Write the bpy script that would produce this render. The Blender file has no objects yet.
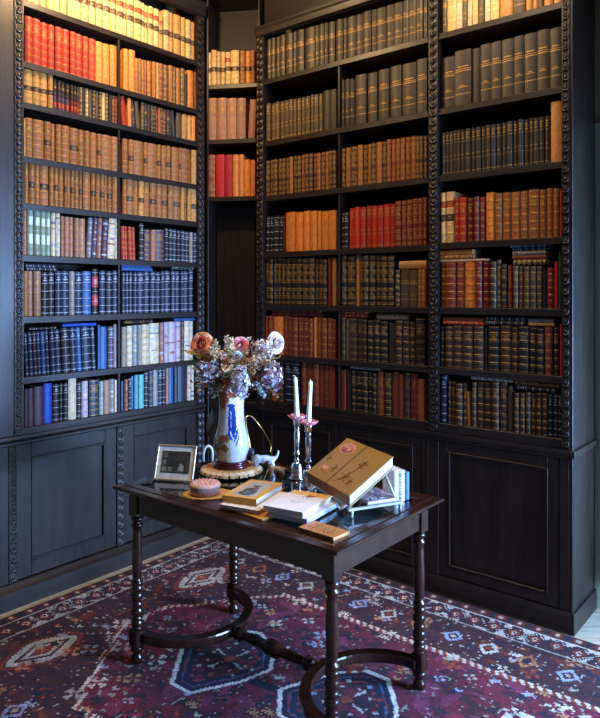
import bpy, math, random
import numpy as np
from mathutils import Matrix, Vector, Euler
random.seed(7)
PI = math.pi
SC = bpy.context.scene
COL = SC.collection
F_PX, HOR, EYE = 680.0, 293.0, 1.57      # focal length in px, horizon row, eye height

# ------------------------------------------------------------------ materials
def lin(h):
    h = h.lstrip('#')
    r = [int(h[i:i+2], 16)/255 for i in (0, 2, 4)]
    return tuple(c/12.92 if c <= .04045 else ((c+.055)/1.055)**2.4 for c in r)

def mat(name, col, rough=.5, metal=0., var=.25, scale=30., bump=0., bscale=120., stretch=(1, 1, 1), attr=False,
        trans=0., ior=1.45, coat=0., emit=None, sss=0., alpha=1.):
    m = bpy.data.materials.new(name); m.use_nodes = True
    nt = m.node_tree; N = nt.nodes; L = nt.links
    b = N['Principled BSDF']
    tc = N.new('ShaderNodeTexCoord'); mp = N.new('ShaderNodeMapping'); mp.inputs['Scale'].default_value = stretch
    L.new(tc.outputs['Object'], mp.inputs['Vector'])
    nz = N.new('ShaderNodeTexNoise'); nz.inputs['Scale'].default_value = scale; nz.inputs['Detail'].default_value = 4
    L.new(mp.outputs[0], nz.inputs['Vector'])
    mr = N.new('ShaderNodeMapRange'); mr.inputs['From Min'].default_value = .3; mr.inputs['From Max'].default_value = .7
    mr.inputs['To Min'].default_value = 1-var; mr.inputs['To Max'].default_value = 1+var
    L.new(nz.outputs['Fac'], mr.inputs['Value'])
    mx = N.new('ShaderNodeVectorMath'); mx.operation = 'SCALE'
    if attr:
        at = N.new('ShaderNodeAttribute'); at.attribute_name = 'Col'
        L.new(at.outputs['Color'], mx.inputs[0])
    else:
        mx.inputs[0].default_value = lin(col)
    L.new(mr.outputs[0], mx.inputs['Scale'])
    L.new(mx.outputs[0], b.inputs['Base Color'])
    b.inputs['Roughness'].default_value = rough; b.inputs['Metallic'].default_value = metal
    b.inputs['Transmission Weight'].default_value = trans; b.inputs['IOR'].default_value = ior
    b.inputs['Coat Weight'].default_value = coat; b.inputs['Alpha'].default_value = alpha
    if sss: b.inputs['Subsurface Weight'].default_value = sss; b.inputs['Subsurface Radius'].default_value = (.02, .01, .008)
    if bump:
        n2 = N.new('ShaderNodeTexNoise'); n2.inputs['Scale'].default_value = bscale; n2.inputs['Detail'].default_value = 3
        L.new(mp.outputs[0], n2.inputs['Vector'])
        bp = N.new('ShaderNodeBump'); bp.inputs['Strength'].default_value = bump; bp.inputs['Distance'].default_value = .002
        L.new(n2.outputs['Fac'], bp.inputs['Height']); L.new(bp.outputs[0], b.inputs['Normal'])
    return m

M_WOOD = mat('ebonised_oak', '#211814', .38, var=.45, scale=7, bump=.25, bscale=60, stretch=(6, 6, .6))
M_WOODH = mat('ebonised_oak_boards', '#211814', .4, var=.4, scale=7, bump=.2, bscale=60, stretch=(.6, 6, 6))
M_DEEP = mat('cupboard_back', '#120d0b', .6, var=.3, scale=5, stretch=(5, 5, .5))
M_TABLE = mat('dark_walnut', '#26110b', .24, var=.4, scale=8, bump=.1, bscale=50, stretch=(2, 2, 2), coat=.08)
M_LEATH = mat('book_leather', '#ffffff', .48, var=.22, scale=45, bump=.25, bscale=260, attr=True)
M_GILT = mat('gilt_tooling', '#a5803f', .5, metal=.35, var=.3, scale=300)
M_SILV = mat('silver_tooling', '#9a9da6', .5, metal=.1, var=.25, scale=300)
M_PAGE = mat('book_pages', '#b9a684', .8, var=.2, scale=60, stretch=(20, .5, .5))
M_PAGEW = mat('white_pages', '#d8d6d4', .75, var=.1, scale=60, stretch=(.5, .5, 25))
M_PAINT = mat('painted', '#ffffff', .45, var=.08, scale=40, attr=True)
M_GLAZE = mat('glazed', '#ffffff', .14, var=.06, scale=30, attr=True, coat=.6)
M_MATTE = mat('matte_coloured', '#ffffff', .8, var=.15, scale=60, attr=True)
M_WOOL = mat('wool_pile', '#ffffff', .95, var=.25, scale=170, bump=.6, bscale=420, attr=True)
M_SILVER = mat('polished_silver', '#c9ccd2', .16, metal=1, var=.12, scale=25)
M_BRASS = mat('brass_wire', '#caa560', .28, metal=1, var=.1)
M_WAX = mat('candle_wax', '#d6e8ee', .45, var=.05, sss=.25)
M_PINKG = mat('pink_glass', '#e88a9c', .12, var=.1, trans=.35, coat=.4)
M_GLASS = mat('clear_glass', '#f4fbff', .02, var=0, trans=1, ior=1.45)

# ------------------------------------------------------------------ mesh builder
class MB:
    def __init__(s): s.v = []; s.f = []; s.m = []; s.c = []; s.sm = []
    def add(s, vs, fs, mi=0, col=(.5, .5, .5), smooth=False, T=None):
        o = len(s.v)
        s.v += [tuple(T @ Vector(p)) for p in vs] if T is not None else [tuple(p) for p in vs]
        for f in fs:
            s.f.append(tuple(i+o for i in f)); s.m.append(mi); s.c.append(col); s.sm.append(smooth)
        return s
    def box(s, x0, x1, y0, y1, z0, z1, mi=0, col=(.5, .5, .5), T=None, bev=0.):
        if bev:
            b = bev
            vs = []
            for z, i in ((z0, b), (z0+b, 0), (z1-b, 0), (z1, b)):
                vs += [(x0+i, y0+b, z), (x0+b, y0+i, z), (x1-b, y0+i, z), (x1-i, y0+b, z), (x1-i, y1-b, z), (x1-b, y1-i, z), (x0+b, y1-i, z), (x0+i, y1-b, z)]
            fs = [tuple(range(7, -1, -1)), tuple(range(24, 32))]
            for k in range(3):
                for j in range(8): fs.append((k*8+j, k*8+(j+1) % 8, k*8+8+(j+1) % 8, k*8+8+j))
            return s.add(vs, fs, mi, col, False, T)
        vs = [(x0, y0, z0), (x1, y0, z0), (x1, y1, z0), (x0, y1, z0), (x0, y0, z1), (x1, y0, z1), (x1, y1, z1), (x0, y1, z1)]
        return s.add(vs, [(3, 2, 1, 0), (4, 5, 6, 7), (0, 1, 5, 4), (1, 2, 6, 5), (2, 3, 7, 6), (3, 0, 4, 7)], mi, col, False, T)
    def lathe(s, prof, seg=24, mi=0, col=(.5, .5, .5), T=None, cap=True, colf=None, wob=None):
        vs = []; n = len(prof)
        for r, z in prof:
            for k in range(seg):
                a = 2*PI*k/seg; rr = r*(wob(a, z) if wob else 1)
                vs.append((rr*math.cos(a), rr*math.sin(a), z))
        o = len(s.v); s.v += [tuple(T @ Vector(p)) for p in vs] if T is not None else vs
        for i in range(n-1):
            for k in range(seg):
                s.f.append((o+i*seg+k, o+i*seg+(k+1) % seg, o+(i+1)*seg+(k+1) % seg, o+(i+1)*seg+k))
                s.m.append(mi); s.sm.append(True)
                s.c.append(colf(2*PI*(k+.5)/seg, (prof[i][1]+prof[i+1][1])/2, i) if colf else col)
        if cap:
            for i, rev in ((0, True), (n-1, False)):
                if prof[i][0] > 1e-5:
                    r = [o+i*seg+k for k in range(seg)]
                    s.f.append(tuple(r[::-1] if rev else r)); s.m.append(mi); s.sm.append(False)
                    s.c.append(colf(0, prof[i][1], i) if colf else col)
        return s
    def tube(s, pts, rad, seg=8, mi=0, col=(.5, .5, .5), T=None):
        P = [Vector(p) for p in pts]; n = len(P); vs = []
        R = rad if isinstance(rad, (list, tuple)) else [rad]*n
        up = None
        for i in range(n):
            t = (P[min(i+1, n-1)]-P[max(i-1, 0)]).normalized()
            if up is None:
                up = t.orthogonal().normalized()
            up = (up - t*up.dot(t)).normalized(); w = t.cross(up)
            for k in range(seg):
                a = 2*PI*k/seg
                vs.append(P[i]+(up*math.cos(a)+w*math.sin(a))*R[i])
        fs = [(i*seg+k, i*seg+(k+1) % seg, (i+1)*seg+(k+1) % seg, (i+1)*seg+k) for i in range(n-1) for k in range(seg)]
        fs += [tuple(range(seg-1, -1, -1)), tuple((n-1)*seg+k for k in range(seg))]
        return s.add(vs, fs, mi, col, True, T)
    def ball(s, c, r, mi=0, col=(.5, .5, .5), seg=12, rings=8, sq=(1, 1, 1), T=None):
        vs = []; fs = []
        for i in range(rings+1):
            p = PI*i/rings
            for k in range(seg):
                a = 2*PI*k/seg
                vs.append((c[0]+r*sq[0]*math.sin(p)*math.cos(a), c[1]+r*sq[1]*math.sin(p)*math.sin(a), c[2]-r*sq[2]*math.cos(p)))
        for i in range(rings):
            for k in range(seg): fs.append((i*seg+k, i*seg+(k+1) % seg, (i+1)*seg+(k+1) % seg, (i+1)*seg+k))
        return s.add(vs, fs, mi, col, True, T)
    def build(s, name, mats, parent=None, T=None):
        me = bpy.data.meshes.new(name)
        me.from_pydata(s.v, [], s.f)
        for m in (mats if isinstance(mats, (list, tuple)) else [mats]): me.materials.append(m)
        me.polygons.foreach_set('material_index', s.m)
        me.polygons.foreach_set('use_smooth', s.sm)
        a = me.color_attributes.new('Col', 'FLOAT_COLOR', 'CORNER')
        lt = np.array([len(f) for f in s.f]); cc = np.ones((len(s.f), 4)); cc[:, :3] = np.array(s.c)
        a.data.foreach_set('color', np.repeat(cc, lt, axis=0).astype(np.float32).ravel())
        me.update()
        o = bpy.data.objects.new(name, me); COL.objects.link(o)
        if parent is not None: o.parent = parent
        if T is not None: o.matrix_world = T
        return o

def tag(o, label=None, cat=None, group=None, kind=None):
    if label: o['label'] = label
    if cat: o['category'] = cat
    if group: o['group'] = group
    if kind: o['kind'] = kind
    return o
def thing(name, label, cat, loc=(0, 0, 0), rz=0., group=None, T=None):
    o = bpy.data.objects.new(name, None); COL.objects.link(o); o.empty_display_size = .05
    if T is not None: o.matrix_world = T
    else: o.location = loc; o.rotation_euler = (0, 0, rz)
    return tag(o, label, cat, group)

# ------------------------------------------------------------------ frames of the two walls of shelves
class Frame:
    def __init__(s, ox, oy, ang): s.o = Vector((ox, oy, 0)); s.a = ang; s.u = Vector((math.cos(ang), math.sin(ang), 0)); s.w = Vector((-math.sin(ang), math.cos(ang), 0))
    def mat(s): return Matrix.Translation(s.o) @ Matrix.Rotation(s.a, 4, 'Z')
    def p(s, u, v, z=0.): return s.o + s.u*u + s.w*v + Vector((0, 0, z))
    def u_at(s, px, v):            # distance along the front at which a sight line meets the plane v behind the front
        k = (px-300)/F_PX; b = s.o + s.w*v
        return (k*b.y-b.x)/(s.u.x-k*s.u.y)
    def dep(s, u, v): return s.p(u, v).y
D51 = math.radians(51)
FL = Frame(-1.486, 3.368, math.atan2(.7771, .6293))
FR = Frame(-.3056, 4.3802, math.atan2(-.6293, .7771))
FD = Frame(-.6178, 4.4415, math.atan2(-.062, .3556))
SHELF = {'L': [3.068, 2.755, 2.547, 2.27, 2.03, 1.765, 1.45, 1.14, .882],
         'M': [2.925, 2.532, 2.183, 1.826, 1.496, 1.183, .892],
         'R': [2.925, 2.532, 2.183, 1.832, 1.496, 1.183, .892],
         'D': [2.935, 2.575, 2.20]}
FRM = {'L': FL, 'M': FR, 'R': FR, 'D': FD}
CASE = {'L': 'left bookcase', 'M': 'middle bookcase', 'R': 'right bookcase', 'D': 'corner bookcase'}
# ------------------------------------------------------------------ the room shell
WB = .37
def struct(name, mb, m): return tag(mb.build(name, m), kind='structure')
M_FLOOR = mat('pale_floorboards', '#b5a992', .4, var=.25, scale=6, bump=.1, bscale=40, stretch=(1, 8, 1))
M_CEIL = mat('ceiling_plaster', '#6a665c', .8, var=.06, scale=4)
M_WALL = mat('sage_wall_paint', '#c2cebd', .7, var=.05, scale=5)
M_WALLD = mat('dark_wall', '#6b5d48', .7, var=.1, scale=5)
M_TRIM = mat('white_trim', '#b9bdb8', .5, var=.05)
struct('floor', MB().box(-2.6, 4.2, -1.2, 6, -.05, 0), M_FLOOR)
struct('ceiling', MB().box(-2.6, 4.2, -1.2, 6, 3.62, 3.67), M_CEIL)
FM = FL.mat(); RM = FR.mat()
b = MB(); b.box(-1.2, 1.88, WB, WB+.1, 0, 3.62, T=FM); struct('wall_left', b, M_WALLD)
b = MB(); b.box(-.75, 3.8, WB, WB+.1, 0, 2.42, T=RM); b.box(-.75, 3.8, WB, WB+.1, 2.42, 3.62, mi=1, T=RM); struct('wall_back', b, [M_WALL, M_WALLD])
b = MB(); b.box(2.16, 3.8, WB-.02, WB, 0, .13, T=RM, bev=.004); struct('baseboard_back', b, M_TRIM)
b = MB(); b.box(2.06, 2.10, WB-.05, WB, .18, 2.42, T=RM); b.box(2.05, 2.12, WB-.06, WB, .13, .30, T=RM); struct('trim_1', b, M_WALL)

# ------------------------------------------------------------------ bookcases
def carved(mb, u0, u1, z0, z1, vf, pitch=.047):
    """a flat strip covered by overlapping carved scales"""
    mb.box(u0, u1, vf, vf+.03, z0, z1)
    w = u1-u0; uc = (u0+u1)/2; n = max(1, int((z1-z0)/pitch)); p = (z1-z0)/n
    for s_ in (u0+.004, u1-.004):
        mb.box(s_-.004, s_+.004, vf-.006, vf, z0, z1)
    for k in range(n):
        zc = z0+(k+.5)*p
        T = Matrix.Translation((uc, vf, zc)) @ Matrix.Rotation(PI/2, 4, 'X')
        r = w*.43; T = T @ Matrix.Rotation(math.radians(-9), 4, 'X')
        mb.lathe([(r, -.004), (r, .006), (r*.9, .0095), (r*.74, .0085), (r*.66, .005), (r*.55, .007), (r*.3, .010), (0.0, .011)], 18, T=T @ Matrix.Scale(1.2, 4, (0, 1, 0)), cap=False)
def panel_door(name, u0, u1, z0, z1, vf, parent, st=.075):
    """a framed door with a sunk panel edged by a thin moulding"""
    b = MB(); t = .024
    b.box(u0, u0+st, vf, vf+t, z0, z1, bev=.002); b.box(u1-st, u1, vf, vf+t, z0, z1, bev=.002)
    b.box(u0+st, u1-st, vf, vf+t, z1-st, z1, bev=.002); b.box(u0+st, u1-st, vf, vf+t, z0, z0+st, bev=.002)
    d = b.build(name, M_WOOD, parent)
    p = MB(); p.box(u0+st-.004, u1-st+.004, vf+.012, vf+.02, z0+st-.004, z1-st+.004); p.build('panel', M_WOOD, d)
    m = MB(); q = .012; a0, a1, c0, c1 = u0+st, u1-st, z0+st, z1-st
    m.box(a0, a0+q, vf-.003, vf+.013, c0, c1, bev=.002); m.box(a1-q, a1, vf-.003, vf+.013, c0, c1, bev=.002)
    m.box(a0+q, a1-q, vf-.003, vf+.013, c1-q, c1, bev=.002); m.box(a0+q, a1-q, vf-.003, vf+.013, c0, c0+q, bev=.002)
    m.build('moulding', M_WOOD, d)
def part(name, parent, m, *boxes, bev=.002):
    b = MB()
    for x in boxes: b.box(*x, bev=bev)
    return b.build(name, m, parent)
def shelf(parent, u0, u1, z, m=None, dep=.335, t=.026, v0=.0):
    b = MB(); b.box(u0, u1, v0+.004, dep, z-t, z, bev=.003)
    b.box(u0, u1, v0-.002, v0+.006, z-t-.003, z-t+.006); b.build('shelf', m or M_WOODH, parent)

DEP = .345
def moulded(name, parent, u0, u1, z0, z1, prof, e0=0, e1=0):
    """horizontal moulding: list of (projection, height fraction)"""
    b = MB(); vs = []; n = len(prof)
    for u, e in ((u0, -e0), (u1, e1)):
        for p, f in prof: vs.append((u, -p, z0+(z1-z0)*f))
        vs.append((u, .02, z1)); vs.append((u, .02, z0))
    k = n+2
    fs = [(i, i+k, (i+1) % k+k, (i+1) % k) for i in range(k)] + [tuple(range(k)), tuple(range(2*k-1, k-1, -1))]
    b.add(vs, fs); return b.build(name, M_WOODH, parent)
LEDGE = [(.0, 0), (.012, .12), (.012, .35), (.02, .5), (.026, .7), (.026, 1)]
CORN = [(.0, 0), (.015, .1), (.018, .3), (.022, .6), (.028, .8), (.028, 1)]

bl = thing('bookcase', 'left bookcase, tall dark carved wood, full of leather books above panelled cupboards', 'bookcase', T=FM)
UL = 1.367
part('back_panel', bl, M_DEEP, (.0, UL, .335, DEP, .05, 3.42))
part('side_panel', bl, M_WOOD, (-.03, -.002, 0, DEP, 0, 3.42)); part('side_panel', bl, M_WOOD, (UL-.022, UL, .031, DEP, 0, 3.42))
part('stile', bl, M_WOOD, (-.002, .073, 0, .03, .85, 3.36), (-.002, .045, 0, .03, .115, .80))
for (a, c, z0, z1) in ((.073, .121, .85, 3.36), (1.306, UL, .85, 3.36), (.045, .09, .115, .80), (.69, .735, .115, .80), (1.306, UL, .115, .80)):
    m = MB(); carved(m, a, c, z0, z1, 0); m.build('pilaster', M_WOOD, bl)
part('post', bl, M_WOOD, (.076, .118, .031, .334, .9, 3.36)); 
for i, z in enumerate(SHELF['L']):
    shelf(bl, .119, UL-.024, z, t=.03 if i < 8 else .032)
for i in range(1, 9):
    part('divider', bl, M_WOOD, (.703, .718, .006, .33, SHELF['L'][i]+.0005, SHELF['L'][i-1]-.032))
panel_door('door', .092, .688, .118, .80, .002, bl); panel_door('door', .737, 1.304, .118, .80, .002, bl)
moulded('ledge', bl, -.03, UL, .80, .85, LEDGE)
moulded('plinth', bl, -.03, UL, 0, .115, [(.045, 0), (.05, .0), (.05, .75), (.035, .85), (.02, 1)])
moulded('cornice', bl, -.03, UL, 3.36, 3.45, CORN)

def make_right(name, label, u0, u1, key, post0, post1, seg_div, cut):
    e = thing(name, label, 'bookcase', T=RM)
    zt = 3.20
    part('back_panel', e, M_DEEP, (u0, u1, .335, DEP, .05, 3.25))
    for (a, c) in post0:
        m = MB(); carved(m, a, c, .85, zt, 0); m.build('pilaster', M_WOOD, e)
        part('post', e, M_WOOD, (a+.006, c-.002, .031, .334, .05, zt))
    a0 = post0[0][1]-.002; a1 = post0[1][0]+.006 if len(post0) > 1 else post1
    for i, z in enumerate(SHELF[key]):
        shelf(e, a0, a1, z, t=.03 if i < 6 else .04)
    for i in seg_div:
        part('divider', e, M_WOOD, (.672, .684, .006, .33, SHELF[key][i]+.0005, SHELF[key][i-1]-.031))
    moulded('ledge', e, u0, u1, .80, .846, LEDGE)
    moulded('plinth', e, u0, u1, 0, .10, [(.01, 0), (.014, 0), (.014, .8), (.006, 1)])
    moulded('cornice', e, u0, u1, zt, 3.26, CORN)
    for (a, c) in cut['doors']: panel_door('door', a, c, .105, .80, .002, e, .05)
    for (a, c) in cut['stiles']: part('stile', e, M_WOOD, (a, c, 0, .03, .102, .80))
    return e
bm_ = make_right('bookcase', 'middle bookcase of dark wood between the corner and the right bookcase', .039, 1.268, 'M',
                 [(.039, .099)], 1.262, range(1, 7), {'doors': [(.10, .665), (.67, 1.22)], 'stiles': [(.039, .098), (1.222, 1.266)]})
br_ = make_right('bookcase', 'right bookcase of dark wood ending in a plain side panel by the pale wall', 1.268, 2.004, 'R',
                 [(1.268, 1.322), (1.955, 1.99)], 0, [], {'doors': [(1.325, 1.94)], 'stiles': [(1.269, 1.323), (1.942, 1.988)]})
part('side_panel', br_, M_WOOD, (1.991, 2.004, 0, DEP, 0, 3.26))
part('plinth_return', br_, M_WOOD, (2.0045, 2.014, -.012, DEP, 0, .10)); part('ledge_return', br_, M_WOOD, (2.0045, 2.02, -.02, DEP, .815, .846))
# the narrow case across the corner, with a closed tall door under its shelves
UD = .361
bd = thing('bookcase', 'corner bookcase, narrow, three short shelves over a dark tall door', 'bookcase', T=FD.mat())
part('back_panel', bd, M_DEEP, (.0, UD, .24, .25, 0, 3.5))
part('side_panel', bd, M_WOOD, (0.002, .014, .02, .24, 0, 3.499)); part('side_panel', bd, M_WOOD, (UD-.014, UD-.002, .02, .24, 0, 3.499))
for z in SHELF['D']: shelf(bd, .015, UD-.015, z, dep=.24, v0=.02)
part('top_board', bd, M_WOODH, (.0, UD, .02, .24, 3.5, 3.53))
m = MB(); m.box(.016, UD-.016, .19, .21, .86, 2.16, bev=.002); dd = m.build('door', M_WOOD, bd)
part('panel', dd, M_WOOD, (.07, UD-.07, .182, .1895, .95, 2.08))
part('base', bd, M_WOOD, (.016, UD-.016, .05, .19, 0, .83)); part('ledge', bd, M_WOODH, (.0155, UD-.0155, .03, .19, .83, .86))
# frieze boards that close the corner between case tops and ceiling
b = MB(); b.box(0, 1.36, .06, .09, 3.455, 3.618); b.build('x', M_WOODH)
o = bpy.data.objects['x']; o.name = 'trim_2'; o.matrix_world = FM; tag(o, kind='structure')
b = MB(); b.box(.05, 2.0, .06, .09, 3.262, 3.618); o = b.build('trim_3', M_WOODH); o.matrix_world = RM; tag(o, kind='structure')
b = MB(); b.box(.0, UD, .06, .09, 3.532, 3.618); o = b.build('trim_4', M_WOODH); o.matrix_world = FD.mat(); tag(o, kind='structure')
# ------------------------------------------------------------------ books
PAL = {'V': ('c9a468', 'cream vellum'), 'T': ('b5803f', 'tan'), 'O': ('cc7a30', 'orange-tan'), 'R': ('a02816', 'red'), 'C': ('a32022', 'crimson'),
       'D': ('6b201b', 'dark red'), 'B': ('8c5326', 'brown'), 'H': ('78371f', 'russet'), 'K': ('201a17', 'black'), 'G': ('352d24', 'grey-brown'),
       'M': ('3a251c', 'dark brown'), 'N': ('1c2334', 'navy'), 'U': ('294a78', 'blue'), 'E': ('183d9c', 'bright blue'), 'L': ('4c8a88', 'teal'),
       'S': ('7d7872', 'grey'), 'W': ('c4ae8c', 'cream'), 'I': ('a88e94', 'lilac'), 'P': ('96664f', 'pinkish-brown'), 'Y': ('78806a', 'grey-green'),
       'A': ('4a333f', 'plum'), 'Q': ('4f4029', 'olive-brown'), 'F': ('22382c', 'dark green')}
STY = {'b': 'gilt-banded', 'l': 'two-label', 'g': 'heavily gilt', 'c': 'cloth', 'p': 'plain', 'm': 'dark-labelled', 's': 'pale-lined', 'w': 'white-labelled',
       'd': 'red-labelled', 'r': 'twin-red-labelled', 'z': 'patterned', 'f': 'gilt-lettered'}
LEA, GIL, SIL, PAG = 0, 1, 2, 3
DKL = lin('2c211c'); RDL = lin('9a2a1c'); WHL = lin('c6cac4')

def bands(sty, h, rnd):
    """list of (z0,z1,mat,col,inner) and raised cord positions, in fractions of the height"""
    B = []; C = []; e = .0013/h
    def line(z, m=GIL, w=1., inner=0): B.append((z-e*w, z+e*w, m, (.5, .5, .5), inner))
    def title(z0, z1, m=GIL, n=3):
        s = (z1-z0)/(2*n+1)
        for i in range(n): B.append((z0+s*(2*i+1), z0+s*(2*i+1.9), m, (.5, .5, .5), 1+(i % 2)))
    if sty in 'blgmdr':
        C = [.17, .33, .5, .67, .83]
    if sty == 'b':
        for z in C: line(z-.02); line(z+.02)
        line(.03); line(.97); title(.70, .8)
    if sty == 'g':
        for z in C: line(z-.025, w=1.3); line(z, w=.8); line(z+.025, w=1.3)
        line(.04, w=1.5); line(.07); line(.93); line(.965, w=1.5); title(.7, .8); title(.53, .63); title(.21, .29, n=2)
    if sty == 'l':
        B.append((.69, .82, LEA, RDL, 0)); B.append((.42, .56, LEA, DKL, 0)); title(.71, .8); title(.45, .53, n=2); line(.03); line(.17)
    if sty == 'm':
        B.append((.38, .52, LEA, DKL, 0)); title(.41, .5); title(.7, .8)
        for z in (.17, .33, .67, .83): line(z)
        line(.03); line(.97)
    if sty == 'd':
        B.append((.08, .25, LEA, RDL, 0)); B.append((.45, 1., LEA, DKL, 0)); title(.7, .8); title(.1, .2)
    if sty == 'r':
        B.append((.6, .84, LEA, lin('a8343c'), 0)); B.append((.2, .42, LEA, lin('a8343c'), 0)); title(.66, .78, SIL); title(.26, .36, SIL, 2)
        line(.04, SIL); line(.92, SIL); line(.5, SIL)
    if sty == 'c':
        line(.62, w=1.6); line(.655, w=1.); line(.2, w=1.3); title(.67, .73, n=1); title(.3, .37, n=2)
    if sty == 'f':
        title(.76, .95, n=3); title(.40, .46, n=1); line(.33); line(.05, w=1.5); line(.73)
    if sty == 's':
        C = [.2, .38, .56, .74]
        for z in C: line(z, SIL, 1.3)
        line(.06, SIL, 1.5); line(.94, SIL, 1.2); title(.77, .9, SIL, 2)
    if sty == 'w':
        B.append((.66, .84, LEA, WHL, 1)); B.append((.25, .46, LEA, WHL, 1)); line(.06, SIL); line(.55, SIL); line(.93, SIL)
    if sty == 'z':
        for i in range(7):
            z = .08+i*.13+rnd.uniform(-.02, .02)
            B.append((z, z+rnd.uniform(.02, .06), rnd.choice([LEA, SIL]), rnd.choice([lin('7a4a40'), lin('b8b0a8'), lin('6b6480')]), rnd.choice([0, 1, 2])))
    return B, C

def book_geo(mb, pg, w, h, d, col, sty, rnd, T=None):
    """cover (rounded, tooled spine and two boards) goes to mb, the leaves to pg"""
    B, C = bands(sty, h, rnd)
    zs = {0., 1.}
    for z0, z1, *_ in B: zs.add(max(0, z0)); zs.add(min(1, z1))
    r1, r2 = .0035/h, .0065/h
    for z in C:
        for k in (-r2, -r1, r1, r2): zs.add(z+k)
    zs = sorted(zs); Z = [zs[0]]
    for z in zs[1:]:
        if z-Z[-1] > 1e-5: Z.append(z)
    NS = 6; bul = min(.22*w, .007) if sty in 'pc' else min(.32*w, .009)
    vs = []
    for z in Z:
        up = any(abs(z-c) <= r1+1e-6 for c in C)
        for k in range(NS+1):
            x = -1+2*k/NS
            y = -bul*(1-x*x) - (.0016*(1-x**4) if up else 0)
            vs.append((x*w/2, y, z*h))
    fs = []; ms = []; cs = []
    for i in range(len(Z)-1):
        zm = (Z[i]+Z[i+1])/2
        hit = [q for q in B if q[0] <= zm <= q[1]]
        for k in range(NS):
            m, c = LEA, col
            for q in hit:
                if k >= q[4] and k < NS-q[4]: m, c = q[2], (q[3] if q[2] == LEA else col)
            fs.append((i*(NS+1)+k, i*(NS+1)+k+1, (i+1)*(NS+1)+k+1, (i+1)*(NS+1)+k)); ms.append(m); cs.append(c)
    o = len(mb.v)
    mb.v += [tuple(T @ Vector(p)) for p in vs] if T is not None else vs
    for f, m, c in zip(fs, ms, cs):
        mb.f.append(tuple(i+o for i in f)); mb.m.append(m); mb.c.append(c); mb.sm.append(False)
    n = NS+1; top = (len(Z)-1)*n
    # inner face of the spine with its caps
    q = [(-w/2, .003, 0), (w/2, .003, 0), (w/2, .003, h), (-w/2, .003, h)]
    mb.add(q+vs[:n]+vs[top:], [(0, 3, 2, 1), tuple([1]+[4+k for k in range(n-1, -1, -1)]+[0])[::1], tuple([3]+[4+n+k for k in range(n)]+[2])], LEA, col, False, T)
    t = min(.0026, w*.16)
    mb.box(-w/2, -w/2+t, .0, d, 0, h, LEA, col, T); mb.box(w/2-t, w/2, .0, d, 0, h, LEA, col, T)
    pg.box(-w/2+t, w/2-t, .0032, d-.004, .002, h-.004, PAG if pg is mb else 0, (.5, .5, .5), T)

BOOKS = []      # every book: dict(case,row,half,idx,w,h,d,col,sty,T,area,flat)
def jit(c, rnd, a=.16):
    k = 1+rnd.uniform(-a, a); return tuple(min(1, x*k*(1+rnd.uniform(-.04, .04))) for x in c)

def row(case, n, half, k, x0, segs, flats=(), vset=.02):
    """segs: (edges in the photo's columns via x = x0 + k*e, height px, colour keys, style[, lean deg])"""
    fr = FRM[case]; z = SHELF[case][n-1]; rnd = random.Random(f'{case}{n}{half}'); idx = 0; tops = []
    if case == 'D': vset = .035
    for sg in segs:
        E, hp, cols, sty = sg[:4]; lean = math.radians(sg[4]) if len(sg) > 4 else 0
        for j in range(len(E)-1):
            p0, p1 = x0+k*E[j], x0+k*E[j+1]
            u0, u1 = fr.u_at(p0, vset), fr.u_at(p1, vset)
            w = u1-u0-min(.003, .12*(u1-u0)); uc = (u0+u1)/2; Y = fr.dep(uc, vset)
            hh = hp[0]+(hp[1]-hp[0])*j/max(1, len(E)-2) if isinstance(hp, tuple) else hp
            h = hh/F_PX*Y*(1+rnd.uniform(-.012, .012))
            key = cols[j % len(cols)]; st = sty[j % len(sty)]
            v = vset+rnd.uniform(-.004, .006)
            d = min(.27 if case != 'D' else .19, max(.1, h*.68))
            if lean:
                w = w*math.cos(lean)*.985; s = 1 if lean > 0 else -1
                cu = (u1-.0006 if s > 0 else u0+.0006) - math.sin(lean)*h*.0
                R = Matrix.Rotation(lean, 4, 'Y')
                off = R @ Vector((s*w/2, 0, 0))
                loc = fr.p(cu-off.x-(math.sin(lean)*h/2 if 0 else 0), v, z+.0006-off.z)
            else:
                R = Matrix.Identity(4); loc = fr.p(uc, v, z+.0006)
            T = Matrix.Translation(loc) @ Matrix.Rotation(fr.a, 4, 'Z') @ R
            idx += 1; tops.append((u0-.02*bool(lean), u1+.02*bool(lean), z+.0006+h*math.cos(lean)+abs(math.sin(lean))*w))
            BOOKS.append(dict(case=case, row=n, half=half, idx=idx, w=w, h=h, d=d, col=jit(lin(PAL[key][0]), rnd), key=key, sty=st, T=T, area=(p1-p0)*hh, flat=False, seed=rnd.random()))
    piles = []
    for q, fl in enumerate(flats):        # books lying on top of the row, listed from the lowest up
        e0, e1, tp, key, st = fl[:5]
        u0, u1 = fr.u_at(x0+k*e0, vset), fr.u_at(x0+k*e1, vset); Y = fr.dep((u0+u1)/2, vset)
        th = tp/F_PX*Y; v = vset+.002+(fl[5] if len(fl) > 5 else 0)
        base = max([t for a, c, t in tops if a < u1-.002 and c > u0+.002] or [z])
        R = Matrix(((0, 0, -1, 0), (0, 1, 0, 0), (1, 0, 0, 0), (0, 0, 0, 1)))
        loc = fr.p(u1, v, base+.0006+th/2)
        T = Matrix.Translation(loc) @ Matrix.Rotation(fr.a, 4, 'Z') @ R
        tops.append((u0, u1, base+th+.0006)); piles.append((u0, u1))
        BOOKS.append(dict(case=case, row=n, half=half, idx=q, w=th, h=u1-u0, d=min(.22, max(.11, (u1-u0)*.62)), col=jit(lin(PAL[key][0]), rnd, .1), key=key, sty=st, T=T, area=(e1-e0)*k*tp, flat=True, seed=rnd.random()))

def eq(a, b, n): return [a+(b-a)*i/n for i in range(n+1)]
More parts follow.
